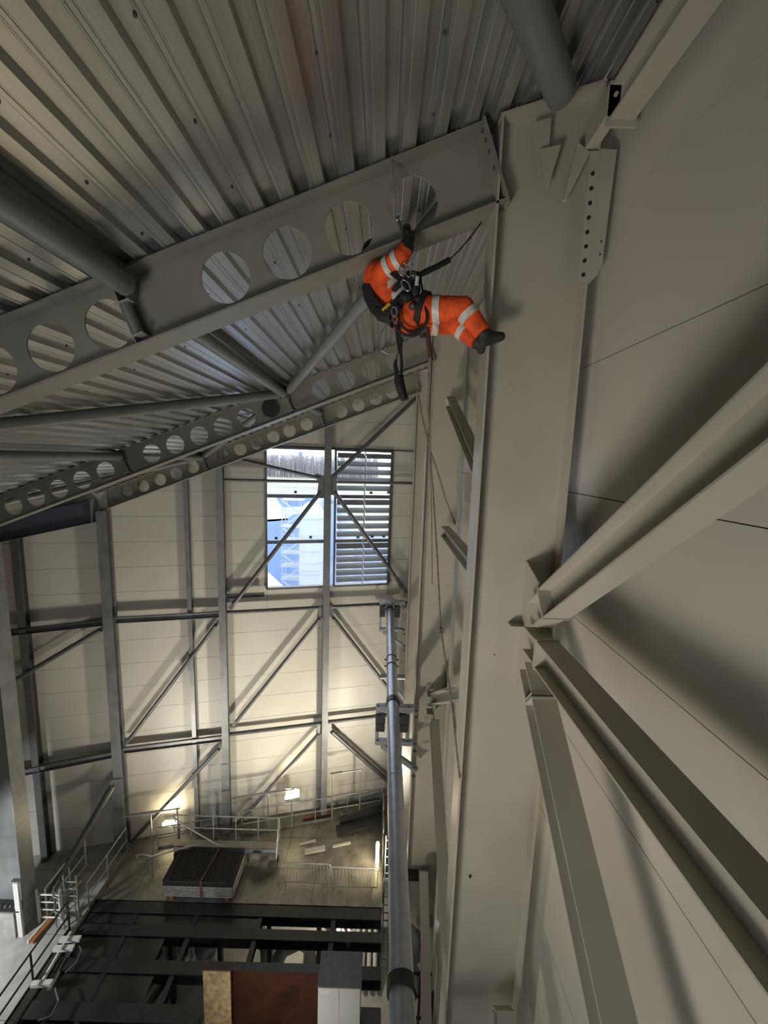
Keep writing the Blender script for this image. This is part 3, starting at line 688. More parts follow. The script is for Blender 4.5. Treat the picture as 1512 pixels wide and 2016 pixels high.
mb = MB(); member(mb, Rprof(0.1, 0.1), W(0.55, 14.3, -8.6), W(1.05, 14.3, -9.3)); mb.build('knee_brace', 'galv_dark', arm)

# ================================================================== WALKWAY SIDE
lc = thing('walkway_column', W(-12.1, 11.5, -16.2), 'dark broad column on the walkway at the photo edge', 'steel column')
MB().bounds(W(-13.1, 11.50, -15.2), W(-11.55, 11.52, -3.0)).build('web', 'post', lc)
MB().bounds(W(-11.56, 11.25, -15.2), W(-11.53, 11.75, -2.9)).build('flange', 'post', lc)
MB().bounds(W(-13.1, 11.25, -15.2), W(-13.07, 11.75, -2.9)).build('flange', 'post', lc)
MB().bounds(W(-13.3, 11.1, -16.2), W(-11.75, 11.9, -15.25)).build('plinth', 'concrete', lc)
for i in range(8):
    b = MB(); hexbolt(b, W(-13.0+0.17*i, 11.25, -15.2), (0,0,1), 0.03, 0.06); b.build('bolt', 'rail', lc)
MB().bounds(W(-13.2, 11.15, -15.25), W(-11.6, 11.85, -15.20)).build('base_plate', 'dark_steel', lc)

def railing(name, pts, label, h=1.1, m='rail', r=0.024, mids=(0.55,), posts=None, kick=True, cat='railing', group=None):
    root = thing(name, pts[0], label, cat, group)
    P = [Vector(p) for p in pts]
    for hh, nm in [(h, 'top_rail')] + [(q, 'mid_rail') for q in mids]:
        MB().path([p+Vector((0,0,hh)) for p in P], r, 8).build(nm, m, root, smooth=60)
    for p in (posts or P): MB().tube(Vector(p), Vector(p)+Vector((0,0,h)), r, 8).build('rail_post', m, root, smooth=60)
    if kick:
        for a, b in zip(P[:-1], P[1:]):
            mb = MB(); member(mb, Rprof(0.12, 0.008), a+Vector((0,0,0.06)), b+Vector((0,0,0.06))); mb.build('kick_board', m, root)
    return root
def F(px, py): p = PZ(px, py, -H); return Vector((p.x, p.y, 0))
# walkway railing along the pit, near the eye
xr_ = -10.2
railing('guard_rail', [Vector((xr_, y, 0)) for y in (7.2, 8.6, 10.0, 11.4)], 'dark railing along the edge of the pale walkway', m='dark_steel', r=0.03)
railing('guard_rail', [Vector((-9.98, y, 0)) for y in (12.0, 13.0, 14.1)], 'low thin railing up to the foot of the broad post', h=1.1)
railing('guard_rail', [Vector((-11.2, y, 0)) for y in (11.7, 12.7, 13.5)], 'railing behind the ladder cage on the walkway', h=1.2, m='white_paint', r=0.03)
# bright gate and white cabinet strip at the foot of the column
gt = thing('walkway_gate', W(-11.3, 11.3, -16.2), 'small white tube gate beside the dark column', 'gate')
q = [W(-11.35, 11.6, -15.1), W(-10.65, 11.6, -15.1), W(-10.65, 11.6, -16.0), W(-11.35, 11.6, -16.0)]
MB().path(q, 0.035, 8, closed=True).build('gate_frame', 'white_paint', gt, smooth=60)
for z in (-15.4, -15.7): MB().tube(W(-11.35, 11.6, z), W(-10.65, 11.6, z), 0.02, 8).build('gate_bar', 'white_paint', gt, smooth=60)
for x in (-11.4, -10.6): MB().tube(W(x, 11.6, -16.2), W(x, 11.6, -14.9), 0.04, 8).build('gate_post', 'white_paint', gt, smooth=60)
sp = thing('column_casing', W(-11.64, 11.18, -16.2), 'pale upright casing strip on the foot of the dark column', 'casing')
MB().bounds(W(-11.72, 11.15, -16.2), W(-11.56, 11.22, -14.1)).build('casing_body', 'white_paint', sp)
MB().bounds(W(-11.74, 11.12, -14.1), W(-11.50, 11.24, -14.04)).build('casing_lid', 'rail', sp)
# caged ladder top and hoops
ld = thing('caged_ladder', W(-10.4, 11.5, -16.2), 'grey caged ladder rising at the corner of the pit', 'ladder')
for dx in (-0.22, 0.22): MB().tube(W(-10.35+dx, 11.75, -17.2), W(-10.35+dx, 11.75, -14.5), 0.03, 8).build('ladder_stile', 'rail', ld, smooth=60)
for i in range(9): MB().tube(W(-10.57, 11.75, -17.0+0.28*i), W(-10.13, 11.75, -17.0+0.28*i), 0.016, 6).build('rung', 'rail', ld)
for z in (-14.7, -15.3, -15.9):
    pts = [W(-10.35+0.38*math.cos(t), 11.75-0.55*math.sin(t)*1.0, z) for t in [math.pi*i/12 for i in range(13)]]
    MB().path(pts, 0.022, 6).build('cage_hoop', 'rail', ld, smooth=60)
for t in (0.5, 1.2, 1.9, 2.6):
    x, y = -10.35+0.38*math.cos(t), 11.75-0.55*math.sin(t); MB().tube(W(x, y, -16.0), W(x, y, -14.6), 0.016, 6).build('cage_strip', 'rail', ld)
tb = thing('timber_board', F(80, 1850), 'orange-edged board lying along the walkway edge', 'board')
a, b = F(62, 1858)+Vector((0,0,0.05)), F(112, 1800)+Vector((0,0,0.05))
mb = MB(); member(mb, Rprof(0.10, 0.16), a, b); mb.build('board_body', 'timber', tb)
mb = MB(); member(mb, Rprof(0.11, 0.05), a+Vector((-0.12,0,0)), b+Vector((-0.12,0,0))); mb.build('board_edge', 'white_paint', tb)
# scaffold pieces lying along the pit edge
def stick(name, p, q_, r, m, label, cat, kind='tube'):
    mb = MB()
    if kind == 'tube': mb.tube(p, q_, r, 10)
    else: member(mb, Rprof(r*2, r*2.6), p, q_)
    return tag(mb.build(name, m, smooth=60 if kind == 'tube' else False), label, cat)
zl = -H+0.12
stick('scaffold_tube', PZ(82, 1935, zl), PZ(140, 1835, zl), 0.05, 'white_paint', 'white tube slanting along the pit edge by the walkway', 'tube')
stick('scaffold_tube', PZ(96, 1950, zl-0.2), PZ(150, 1850, zl-0.2), 0.07, 'galv_dark', 'thick grey tube next to the white tube at the pit edge', 'tube')
for (x0, y0, x1, y1, lab) in ((118,1850,158,1848,'topmost'), (106,1868,145,1866,'middle'), (62,1938,102,1935,'lowest')):
    stick('cross_bar', PZ(x0, y0, zl+0.15), PZ(x1, y1, zl+0.15), 0.05, 'white_paint', lab + ' short white cross bar over the tubes at the pit edge', 'bar', 'box')
for (pts, lab) in (([(128,1915),(150,1895),(160,1870),(155,1862)], 'upper'), ([(75,2010),(100,2000),(115,1970),(108,1945)], 'lower')):
    P = [PZ(x, y, zl+0.1) for x, y in pts]
    tag(MB().path(P, 0.02, 6).build('loose_cable', 'rail', smooth=60), lab + ' loop of thin cable hanging at the pit edge', 'cable')

# ================================================================== PIT IN FRONT OF THE PLATFORM
pit = tag(thing('floor_pit', (-5, 8, -4.5), 'dark lower level seen between the pit beams', None), kind='structure')
MB().bounds((-10.4, 2.0, -4.7), (2.0, 17, -4.5)).build('pit_slab', 'concrete', pit)
MB().bounds((-10.06, 2.0, -4.5), (-9.9, 12.3, -0.2)).build('pit_side', 'dark_steel', pit)
p0_x_ = PZ(399, 1912, -14.75).x-0.1
def pbeam(p0, p1, w, h, label, z=-0.02):
    mb = MB(); member(mb, Hprof(h, w, 0.03, 0.02), Vector((p0[0], p0[1], z-h/2)), Vector((p1[0], p1[1], z-h/2)))
    return tag(mb.build('pit_beam', 'dark_steel'), label, 'steel beam', 'dark beams over the pit')
pbeam((-9.9, 12.15), (0.4, 12.15), 0.36, 0.4, 'dark beam over the pit below the stacked gratings')
pbeam((-9.9, 11.45), (0.4, 11.45), 0.30, 0.4, 'second dark beam crossing the pit')
pbeam((-9.9, 10.50), (0.4, 10.50), 0.34, 0.4, 'third dark beam crossing the pit behind the cabinet')
pbeam((-9.9, 9.45), (p0_x_, 9.45), 0.4, 0.4, 'nearest dark beam crossing the pit at the bottom edge')
for x, lab in ((-6.15, 'long dark beam running along the pit under the stack'), (-1.30, 'long dark beam running along the pit towards the cabinet'), (-3.9, 'long dark beam at mid pit'), (-8.3, 'long dark beam near the walkway edge')):
    pbeam((x, 10.3 if x > -5.2 else 7.0), (x, 12.0), 0.16, 0.3, lab, z=-0.06)
# glossy dark plates covering most pit bays
for (x0, x1, y0, y1) in ((-9.9,-8.38,10.67,11.3), (-8.22,-6.9,10.67,11.3), (-9.9,-8.38,11.6,11.97), (-8.22,-6.23,11.6,11.97), (-9.9,-8.38,9.45,10.33), (-8.22,-6.7,9.45,10.33), (-6.07,-3.98,11.6,11.97),
                         (-9.9,-8.38,7.4,8.95),(-8.22,-6.23,7.4,8.95)):
    plate(x0, x1, y0, y1, 'glassy', -0.08, 0.02, pit, 'cover_plate')
# things on the lower level
def lowthing(name, label, cat): return thing(name, (-5, 10, -4.5), label, cat)
LX, LY = 1.22, 3.1
def lv(x, y, z): return Vector((x*LX, y+LY, z))
dk = thing('round_duct', lv(-4.6, 10.9, -4.5), 'fat bent grey duct on the lower level', 'duct')
pts = [lv(-5.4, 10.2, -4.3), lv(-5.4, 10.3, -3.6), lv(-5.1, 10.6, -3.1), lv(-4.5, 10.8, -2.9), lv(-3.8, 10.8, -3.0), lv(-3.4, 10.6, -3.5), lv(-3.3, 10.4, -4.4)]
MB().path(pts, 0.36, 20).build('duct_body', 'galv', dk, smooth=60)
for i in (1, 3, 5):
    d = (pts[i+1]-pts[i-1]).normalized(); MB().tube(pts[i]-d*0.03, pts[i]+d*0.03, 0.42, 20).build('duct_flange', 'rail', dk, smooth=40)
d2 = thing('round_duct', lv(-2.6, 10.6, -4.5), 'second bent duct next to the stairs on the lower level', 'duct')
pts = [lv(-3.0, 9.9, -4.4), lv(-3.0, 10.0, -3.7), lv(-2.8, 10.2, -3.3), lv(-2.3, 10.4, -3.2), lv(-2.0, 10.5, -3.6), lv(-2.0, 10.5, -4.4)]
MB().path(pts, 0.26, 20).build('duct_body', 'white_paint', d2, smooth=60)
st = thing('stair_flight', lv(-1.4, 11, -4.5), 'steel stair flight going down on the lower level', 'stairs')
for sg in (-0.4, 0.4):
    mb = MB(); member(mb, Rprof(0.25, 0.04), lv(-2.4, 11.3+sg, -1.6), lv(-0.7, 11.3+sg, -4.4)); mb.build('stringer', 'white_paint', st)
for i in range(10):
    a = lv(-2.35+0.165*i, 10.92, -1.75-0.27*i); MB().bounds(a, a+Vector((0.22, 0.76, 0.04))).build('tread', 'rail', st)
for sg in (-0.42, 0.42):
    MB().tube(lv(-2.4, 11.3+sg, -0.75), lv(-0.7, 11.3+sg, -3.5), 0.03, 8).build('stair_rail', 'rail', st)
    for q in (0.1, 0.4, 0.7, 0.95):
        p = lv(-2.4, 11.3+sg, -1.6).lerp(lv(-0.7, 11.3+sg, -4.4), q); MB().tube(p, p+Vector((0,0,0.87)), 0.02, 8).build('rail_post', 'rail', st)
for i in range(4):
    a = lv(-8.0+0.42*i, 8.2, -4.3); b = lv(-7.0+0.42*i, 11.6, -4.2)
    tag(MB().tube(a, b, 0.10, 12).build('floor_pipe', 'white_paint', smooth=60), '%s pale pipe lying on the lower level, counted from the walkway' % ('first', 'second', 'third', 'fourth')[i], 'pipe', 'pipes on the lower level')
mc = thing('machine_skid', lv(-6.5, 10.8, -4.5), 'pale machine with ribs glimpsed through the pit beams', 'machine')
c0 = lv(-6.3, 10.9, -4.5)
MB().bounds(c0+Vector((-0.8,-0.4,0.05)), c0+Vector((0.6,0.5,1.1))).build('machine_body', 'white_paint', mc)
for i in range(8): MB().bounds(c0+Vector((-0.78+0.17*i,-0.47,0.2)), c0+Vector((-0.71+0.17*i,-0.40,1.05))).build('cooling_fin', 'rail', mc)
for i in range(6): MB().bounds(c0+Vector((-0.75+0.22*i,-0.35,1.1)), c0+Vector((-0.68+0.22*i,0.45,1.2))).build('top_rib', 'rail', mc)
MB().tube(c0+Vector((0.1,0.1,1.1)), c0+Vector((0.1,0.1,1.7)), 0.22, 16).build('machine_stack', 'white_paint', mc, smooth=40)
rk = thing('pipe_rack', lv(-0.2, 11.0, -4.5), 'pale ribbed ducts glimpsed beyond the cabinet', 'pipes')
for i in range(4): MB().tube(lv(-0.4+0.2*i, 10.0, -4.2), lv(-0.4+0.2*i, 12.2, -3.4), 0.09, 12).build('duct_pipe', 'white_paint', rk, smooth=60)
for i in range(5): MB().bounds(lv(-0.5, 10.2+0.4*i, -4.4), lv(0.32, 10.24+0.4*i, -4.3+0.15*i)).build('rack_bar', 'rail', rk)
for i in range(5):
    a = lv(-7.6+1.5*i, 9.2, -4.5)
    tag(MB().bounds(a, a+Vector((0.16,0.16,3.9))).build('support_column', 'dark_steel'), 'dark %s stub column under the platform' % ('first','second','third','fourth','fifth')[i], 'post', 'columns under the platform')

# ================================================================== THINGS ON THE PLATFORM
cab = thing('control_cabinet', Vector((-0.78, 9.25, 0)), 'pale grey two-door cabinet with dark top at the bottom edge', 'cabinet')
cx0, cx1, cy0, cy1, cz = -1.36, -0.20, 8.87, 9.62, 2.0
MB().bounds((cx0, cy0+0.03, 0.0), (cx1, cy1, cz)).build('body', 'cab', cab)
MB().bounds((cx0-0.02, cy0-0.02, cz), (cx1+0.02, cy1+0.02, cz+0.04)).build('roof_panel', 'cab_top', cab)
for i, (a, b) in enumerate(((cx0+0.01, (cx0+cx1)/2-0.004), ((cx0+cx1)/2+0.004, cx1-0.01))):
    d = MB().bounds((a, cy0, 0.06), (b, cy0+0.03, cz-0.02)).build('door', 'cab', cab)
    mx = (a+b)/2
    MB().bounds((mx-0.06, cy0-0.012, cz-0.44), (mx+0.06, cy0+0.001, cz-0.36)).build('grip', 'black', d)
    MB().bounds((mx-0.05, cy0-0.016, cz-0.435), (mx+0.05, cy0-0.011, cz-0.405)).build('grip_plate', 'white_paint', d)
    c = Vector((mx+0.02, cy0-0.001, cz-0.86))
    MB().prism([c+Vector((-0.06,0,-0.09)), c+Vector((0.06,0,-0.09)), c+Vector((0.06,0,0.06)), c+Vector((0,0,0.10)), c+Vector((-0.06,0,0.06))], (0,-0.003,0)).build('warning_sticker', 'yellow', d)
for k in range(2): MB().bounds((cx0+0.08, cy0-0.004, cz-0.15-0.06*k), (cx0+0.30, cy0+0.001, cz-0.12-0.06*k)).build('name_strip', 'white_paint', cab)
# rust-coloured sheet hoarding next to the cabinet
hb = thing('sheet_hoarding', Vector((-3.1, 9.4, 0)), 'speckled tan sheet and red-brown sheet with shade in its colour beside the cabinet', 'hoarding')
p0 = PZ(399, 1912, -14.75); p1 = PZ(453, 1914, -14.75); p2_ = PZ(625, 1918, -14.75)
zt_ = p0.z; yh = p0.y
MB().bounds((p0.x, yh, -1.4), (p1.x, yh+0.03, zt_)).build('tan_sheet', 'ply', hb)
MB().bounds((p1.x+0.02, yh+0.16, -1.4), (-1.43, yh+0.19, zt_)).build('brown_sheet', 'ply_shaded', hb)
MB().bounds((p1.x-0.02, yh+0.03, -1.4), (p1.x+0.02, yh+0.16, zt_+0.01)).build('return_board', 'ply_shaded', hb)
MB().bounds((p0.x-0.02, yh+0.03, zt_), (-1.43, yh+0.22, zt_+0.03)).build('cap_board', 'dark_steel', hb)
MB().bounds((-1.42, 7.4, -0.05), (0.4, 9.7, 0.0)).build('cabinet_deck', 'dark_steel', pit)
# stack of gratings
gs = thing('grating_stack', Vector((-6.3, 12.9, 0)), 'strapped stack of steel floor gratings on the platform edge', 'grating stack')
gx0, gx1, gy0, gy1 = -7.55, -5.02, 12.40, 13.55
for k in range(9):
    z0 = 0.14+0.075*k; dx = random.uniform(-0.03, 0.03)
    lay = MB(); lay.bounds((gx0+dx, gy0, z0), (gx1+dx, gy0+0.012, z0+0.05)); lay.bounds((gx0+dx, gy1-0.012, z0), (gx1+dx, gy1, z0+0.05))
    lay.bounds((gx0+dx, gy0, z0), (gx0+dx+0.012, gy1, z0+0.05)); lay.bounds((gx1+dx-0.012, gy0, z0), (gx1+dx, gy1, z0+0.05))
    lay.bounds((gx0+dx+0.02, gy0+0.02, z0+0.004), (gx1+dx-0.02, gy1-0.02, z0+0.03))
    g = lay.build('grating', 'grate' if k < 6 else 'grate_top', gs)
    if k in (2, 3, 4):
        sl = MB()
        for i in range(26): sl.bounds((gx0+0.05+0.095*i, gy0-0.006, z0+0.012), (gx0+0.11+0.095*i, gy0+0.001, z0+0.04))
        tag(sl.build('grating_slots', 'black', g), kind='stuff')
top_bars = MB()
for i in range(24): top_bars.bounds((gx0+0.05+0.104*i, gy0+0.03, 0.80), (gx0+0.075+0.104*i, gy1-0.03, 0.83))
tag(top_bars.build('grating_bars', 'grate_top', gs), kind='stuff')
for x in (gx0+0.2, gx1-0.3): MB().bounds((x, gy0, 0.0), (x+0.12, gy1, 0.14)).build('skid', 'timber', gs)
MB().strap([(-6.18, gy0-0.02, 0.12), (-6.18, gy0-0.02, 0.84), (-6.0, gy1+0.02, 0.86), (-6.0, gy1+0.02, 0.1)], 0.07, 0.01, Vector((0,-0.6,0.8))).build('strap', 'maroon', gs)
# raised step platform with railings over a duct
rp = thing('step_platform', Vector((-5.9, 14.3, 0)), 'raised steel step-over with tube handrails behind the grating stack', 'step platform')
y_a, y_b = 13.72, 14.0; xa_, xb_ = -7.9, -3.75
MB().tube((xa_, 13.9, 0.52), (xb_, 13.9, 0.52), 0.16, 16).build('tube_beam', 'galv_dark', rp, smooth=60)
MB().bounds((xa_, 13.75, 0.0), (-6.9, 14.1, 0.36)).build('step_box', 'dark_steel', rp)
MB().bounds((xa_, y_a, 0.72), (xb_, y_b, 0.76)).build('step_deck', 'plate', rp)
for x in (xa_+0.05, -5.0, xb_-0.05): MB().bounds((x-0.04, y_b-0.1, 0), (x+0.04, y_b-0.02, 0.72)).build('deck_leg', 'rail', rp)
for hh in (1.85, 1.30):
    q = [Vector((xa_, y_b, hh-0.3)), Vector((xa_-0.1, y_b, hh)), Vector((xb_-0.12, y_b, hh)), Vector((xb_, y_b-0.1, hh)), Vector((xb_, y_a-0.25, hh-1.0 if hh > 1.5 else hh-0.7))]
    MB().path(q, 0.025, 8).build('handrail', 'rail', rp, smooth=60)
for x in (-7.3, -6.4, -5.5, -4.6, xb_): MB().tube((x, y_b, 0.74), (x, y_b, 1.85), 0.022, 8).build('rail_post', 'rail', rp, smooth=60)
MB().path([(-7.9, y_b-0.1, 1.82), (-7.4, 13.85, 1.5), (-6.2, 13.7, 0.95), (-5.9, 13.66, 0.88)], 0.025, 8).build('stair_rail', 'rail', rp, smooth=60)
for i in range(3): MB().bounds((-4.7+0.3*i, 13.4, 0.6-0.2*i), (-4.4+0.3*i, 13.72, 0.63-0.2*i)).build('tread', 'rail', rp)
# handrail loop left of the stack
tag(MB().path([(-8.9, 13.1, 0.85), (-8.95, 13.1, 1.0), (-8.7, 13.1, 1.05), (-8.4, 13.15, 0.9), (-6.9, 13.7, 0.9)], 0.03, 8).build('rail_loop', 'rail', smooth=60), 'bent tube handrail end beside the grating stack', 'handrail')
MB().tube((-8.4, 13.15, 0), (-8.4, 13.15, 0.9), 0.025, 8).build('rail_loop_post', 'rail', bpy.data.objects['rail_loop'], smooth=60)
# crowd barriers along the platform edge
def barrier(x0, x1, y, label):
    root = thing('crowd_barrier', Vector(((x0+x1)/2, y, 0)), label, 'barrier', 'crowd barriers at the platform edge')
    r = 0.12
    pts = [Vector((x0, y, 0.22)), Vector((x0, y, 1.05-r)), Vector((x0+0.3*r, y, 1.05-0.3*r)), Vector((x0+r, y, 1.05)), Vector((x1-r, y, 1.05)), Vector((x1-0.3*r, y, 1.05-0.3*r)), Vector((x1, y, 1.05-r)), Vector((x1, y, 0.22))]
    MB().path(pts, 0.02, 8, closed=True).build('barrier_frame', 'rail', root, smooth=60)
    n = int((x1-x0)/0.125); me = MB().tube((0,0,0.22), (0,0,1.05), 0.009, 6).mesh('barrier_bar', M['rail'])
    for i in range(1, n): inst(me, 'barrier_bar', root, mw=Matrix.Translation(Vector((x0+(x1-x0)*i/n, y, 0))))
    for x in (x0+0.2, x1-0.2): MB().bounds((x-0.02, y-0.25, 0.0), (x+0.02, y+0.25, 0.03)).build('foot', 'rail', root); MB().tube((x, y, 0.0), (x, y, 0.22), 0.018, 6).build('leg', 'rail', root)
    return root
barrier(-3.45, -1.55, 12.95, 'crowd barrier next to the step platform')
barrier(-1.60, 0.22, 12.85, 'crowd barrier next to the bright upright lamp')
# guard rails along the foot of the end wall
def gf(x, off): return GP(x, -H, off)
railing('gable_rail_guard', [gf(x, 0.75) for x in (-5.6, -4.2, -2.6, -1.2, 0.3)], 'long guard rail along the foot of the end wall', h=1.15)
def goal(x0, x1, off, h, ov, label):
    root = thing('goalpost_frame', gf(x0, off), label, 'tube frame', 'tall tube frames by the end wall')
    for x in (x0, x1): MB().tube(gf(x, off), gf(x, off)+Vector((0,0,h)), 0.03, 8).build('frame_post', 'rail', root, smooth=60)
    MB().tube(gf(x0-ov, off)+Vector((0,0,h)), gf(x1+0.1, off)+Vector((0,0,h)), 0.03, 8).build('frame_bar', 'rail', root, smooth=60)
    MB().tube(gf(x0-ov, off-0.12)+Vector((0,0,h-0.06)), gf(x0+0.4, off-0.12)+Vector((0,0,h-0.06)), 0.03, 8).build('frame_bar', 'rail', root, smooth=60)
goal(-4.5, -3.55, 0.95, 2.0, 1.4, 'tall tube frame by the glowing bulkhead lamp')
goal(-1.85, -0.65, 0.95, 2.45, 0.1, 'tall tube frame right of the middle post')
goal(-8.9, -7.95, 0.9, 1.9, 0.9, 'tall tube frame by the slim post')
railing('guard_rail', [gf(x, 0.7) for x in (-8.8, -8.0, -7.2, -6.6)], 'dark low guard rail beside the slim post', h=1.0, m='post')
# sloping dark ledge near the corner
lg = thing('corner_ledge', gf(-0.6, 0.5), 'dark sloping steel ledge at the foot of the far corner', 'ledge')
mb = MB(); member(mb, Rprof(0.3, 0.06), gf(-1.5, 1.05)+Vector((0,0,0.15)), gf(0.4, 1.05)+Vector((0,0,0.5))); mb.build('ledge_plate', 'dark_steel', lg)
mb = MB(); member(mb, Rprof(0.06, 0.5), gf(-1.6, 1.4)+Vector((0,0,0.04)), gf(0.4, 1.4)+Vector((0,0,0.30))); mb.build('ledge_top', 'dark_steel', lg)
# debris, and white bars standing for light through plate openings
for (a, b, r, m_, lab) in (((597,1614),(655,1602),0.035,'timber','rusty angle bar lying on the bright plates'), ((668,1598),(682,1618),0.03,'rail','short pale strip beside the rusty bar'),
                           ((600,1680),(640,1672),0.06,'white_paint','pale bar standing in for light through a floor opening'), ((590,1664),(622,1656),0.03,'white_paint','thin pale bar standing in for light through the plates'),
                           ((655,1668),(690,1660),0.03,'white_paint','second thin pale bar near the barrier, standing in for light from below')):
    mb = MB(); member(mb, Rprof(r*1.6, r*3), F(*a)+Vector((0,0,r)), F(*b)+Vector((0,0,r))); tag(mb.build('scrap_and_glint', m_), lab, 'scrap')
# ladder and cable trays on the far side of the pipe
cg = thing('cable_ladder', W(0.35, 12.6, -16.2), 'upright dark cable ladder between the platform and the pipe', 'cable ladder')
for dx in (0.0, 0.22): MB().tube(W(0.48+dx, 12.9, -20), W(0.48+dx, 12.9, -13.8), 0.03, 6).build('ladder_stile', 'rail', cg)
for i in range(17): MB().tube(W(0.48, 12.9, -19.6+0.35*i), W(0.70, 12.9, -19.6+0.35*i), 0.025, 6).build('rung', 'rail', cg)
for (y, a) in ((14.5, 0.35), (15.6, 0.4)):
    pts = [W(0.42, y-0.35, -16.2), W(0.42, y-0.35, -14.9), W(0.42, y-0.25, -14.8), W(0.42, y+0.25, -14.8), W(0.42, y+0.35, -14.9), W(0.42, y+0.35, -16.2)]
    tag(MB().path(pts, 0.03, 8).build('edge_hoop', 'rail', smooth=60), 'bent tube hoop rail at the platform edge, %s' % ('nearer the upright lamp' if y < 15 else 'nearer the end wall'), 'railing')
railing('edge_rail', [W(0.44, y, -16.2) for y in (12.5, 13.6, 15.0, 16.4)], 'dark end railing of the platform next to the pipe', m='dark_steel')
# equipment between the columns low down
eq = thing('wall_winch', W(1.3, 8.0, -16.2), 'dark upright frame with rails between the two lower columns', 'frame')
for x, y in ((1.05, 8.6), (1.35, 8.6), (1.62, 8.2)): MB().bounds(W(x-0.03, y-0.04, -18), W(x+0.03, y+0.04, -12.9 if x < 1.2 else -13.2)).build('upright', 'dark_steel', eq)
for i in range(6): MB().bounds(W(1.02, 8.58, -13.3-0.7*i), W(1.65, 8.62, -13.24-0.7*i)).build('cross_bar', 'dark_steel', eq)
for i, z in enumerate((-12.6, -13.7)):
    d_ = thing('duct_bend', W(0.95, 8.9, z), '%s pale blue-grey duct bend beside the pipe' % ('upper', 'lower')[i], 'duct')
    MB().path([W(0.62, 8.9, z+0.25), W(0.95, 8.9, z+0.22), W(1.15, 8.9, z+0.02), W(1.2, 8.9, z-0.5)], 0.22, 14).build('duct_body', 'galv_dark', d_, smooth=60)

# ================================================================== LAMPS
def bulkhead(loc, length, ax, power, label, warm=True, name='bulkhead_lamp', aim=None):
    root = thing(name, loc, label, 'lamp')
    ax = Vector(ax); loc = Vector(loc); col = 'lamp_warm' if warm else 'lamp_cool'
    MB().path([loc-ax*length/2, loc-ax*length*0.46, loc+ax*length*0.46, loc+ax*length/2], [0.03, 0.07, 0.07, 0.03], 14).build('lens', col, root, smooth=60)
    MB().box(loc+Vector((0, 0.085, 0)), (length if ax.x else 0.1, 0.03, length if ax.z else 0.12)).build('back_plate', 'rail', root)
    l = lamp_light('lamp_glow', loc+Vector((0, -0.12, 0.1)), aim or (loc+Vector((0, -0.2, 1))), power, 0.4, (1.0, 0.80, 0.50) if warm else (0.93, 0.96, 1.0))
    l.parent = root; l.matrix_parent_inverse = root.matrix_basis.inverted()
    return root
bulkhead(PG(575, 1568, 0.75), 0.62, (0.97, 0.23, 0.06), 60, 'glowing oval bulkhead lamp on the end wall guard rail')
bulkhead(PY(743, 1680, 13.9), 0.95, (0, 0, 1), 90, 'bright upright tube lamp at the platform end by the pipe', aim=PY(743,1680,13.9)+Vector((-1,0.3,0.2)))
bulkhead(GP(-8.5, -15.4, 0.35), 0.6, (0.97, 0.23, 0), 45, 'lamp hidden behind the low diagonal, lighting the plates')
def flood(loc, aim, power, label, col, size=0.5, spread=150):  # unseen floods, put in to brighten parts of the hall
    root = thing('unseen_flood', Vector(loc)-Vector((0,0,0.5)), label, 'lamp', 'unseen flood lamps')
    loc = Vector(loc); d = (Vector(aim)-loc).normalized(); xa = d.cross(Vector((0,0,1))).normalized(); ya = xa.cross(d)
    MB().box(loc-d*0.06, (size+0.06, size+0.06, 0.10), (xa, ya, d)).build('lamp_housing', 'dark_steel', root)
    MB().box(loc+d*0.0, (size*0.95, size*0.95, 0.01), (xa, ya, d)).build('lens', 'lamp_cool', root)
    MB().tube(loc-d*0.1, loc-d*0.1-Vector((0,0,0.5)), 0.03, 8).build('stand', 'dark_steel', root)
    l = lamp_light('lamp_glow', loc+d*0.03, aim, power, size, col, spread=spread)
    l.parent = root; l.matrix_parent_inverse = root.matrix_basis.inverted()
    return root
flood((-5.0, 2.5, 0.6), (1.4, 10.0, H-4.0), 150, 'unseen warm flood below the frame, added to brighten the middle column', (1.0, 0.92, 0.78), 0.8, 62)  # added because the middle column web came out dark
flood((-4.0, -3.0, H-6.5), (1.0, 4.6, H-0.9), 62, 'unseen broad warm lamp on a mast, added to light the nearest column', (1.0, 0.90, 0.75), 2.0, 60)  # added main light for the nearest column and side wall
mast = MB().tube((-4.05, -3.1, -4.5), (-4.05, -3.1, H-7.2), 0.06, 10)  # unseen support for the added broad lamp
tag(mast.build('unseen_lamp_mast', 'dark_steel', smooth=60), 'unseen dark mast added to carry the broad warm lamp', 'mast')
flood((-7.5, 8.2, 0.5), (-5.5, 15.6, 9.0), 170, 'second unseen flood below the frame, added to brighten the end wall', (1.0, 0.92, 0.78), 0.7, spread=95)  # added to lift the end wall brightness
flood((1.22, 11.0, 0.8), (-5.0, 15.6, 7.5), 330, 'unseen flood lamp added to light the end wall', (1.0, 0.90, 0.74), 0.7, spread=105)  # added, set out of view to light end wall and deck
flood((-13.8, 8.2, 2.6), (-10.8, 10.6, 0), 220, 'unseen cool flood lamp lighting the walkway', (0.95, 0.98, 1.0), 0.3)  # unseen source for the bright walkway
flood((-3.2, 4.6, 3.0), (-2.3, 8.9, 1.0), 62, 'unseen flood lamp added to light the front of the cabinet', (1.0, 0.97, 0.90), 0.3, 85)  # added so the cabinet front and sheets are lit
flood((-7.4, 16.3, -1.2), (-7.0, 13.6, -4.4), 150, 'unseen cool flood lamp on the lower level shining on the pale machine', (0.95, 0.96, 1.0), 0.3)  # unseen, added to bring light into the pit
flood((-1.6, 16.0, -1.2), (-2.2, 13.8, -4.4), 130, 'unseen warm flood lamp on the lower level shining on the stairs', (1.0, 0.90, 0.68), 0.3)  # unseen, added as a second light in the pit
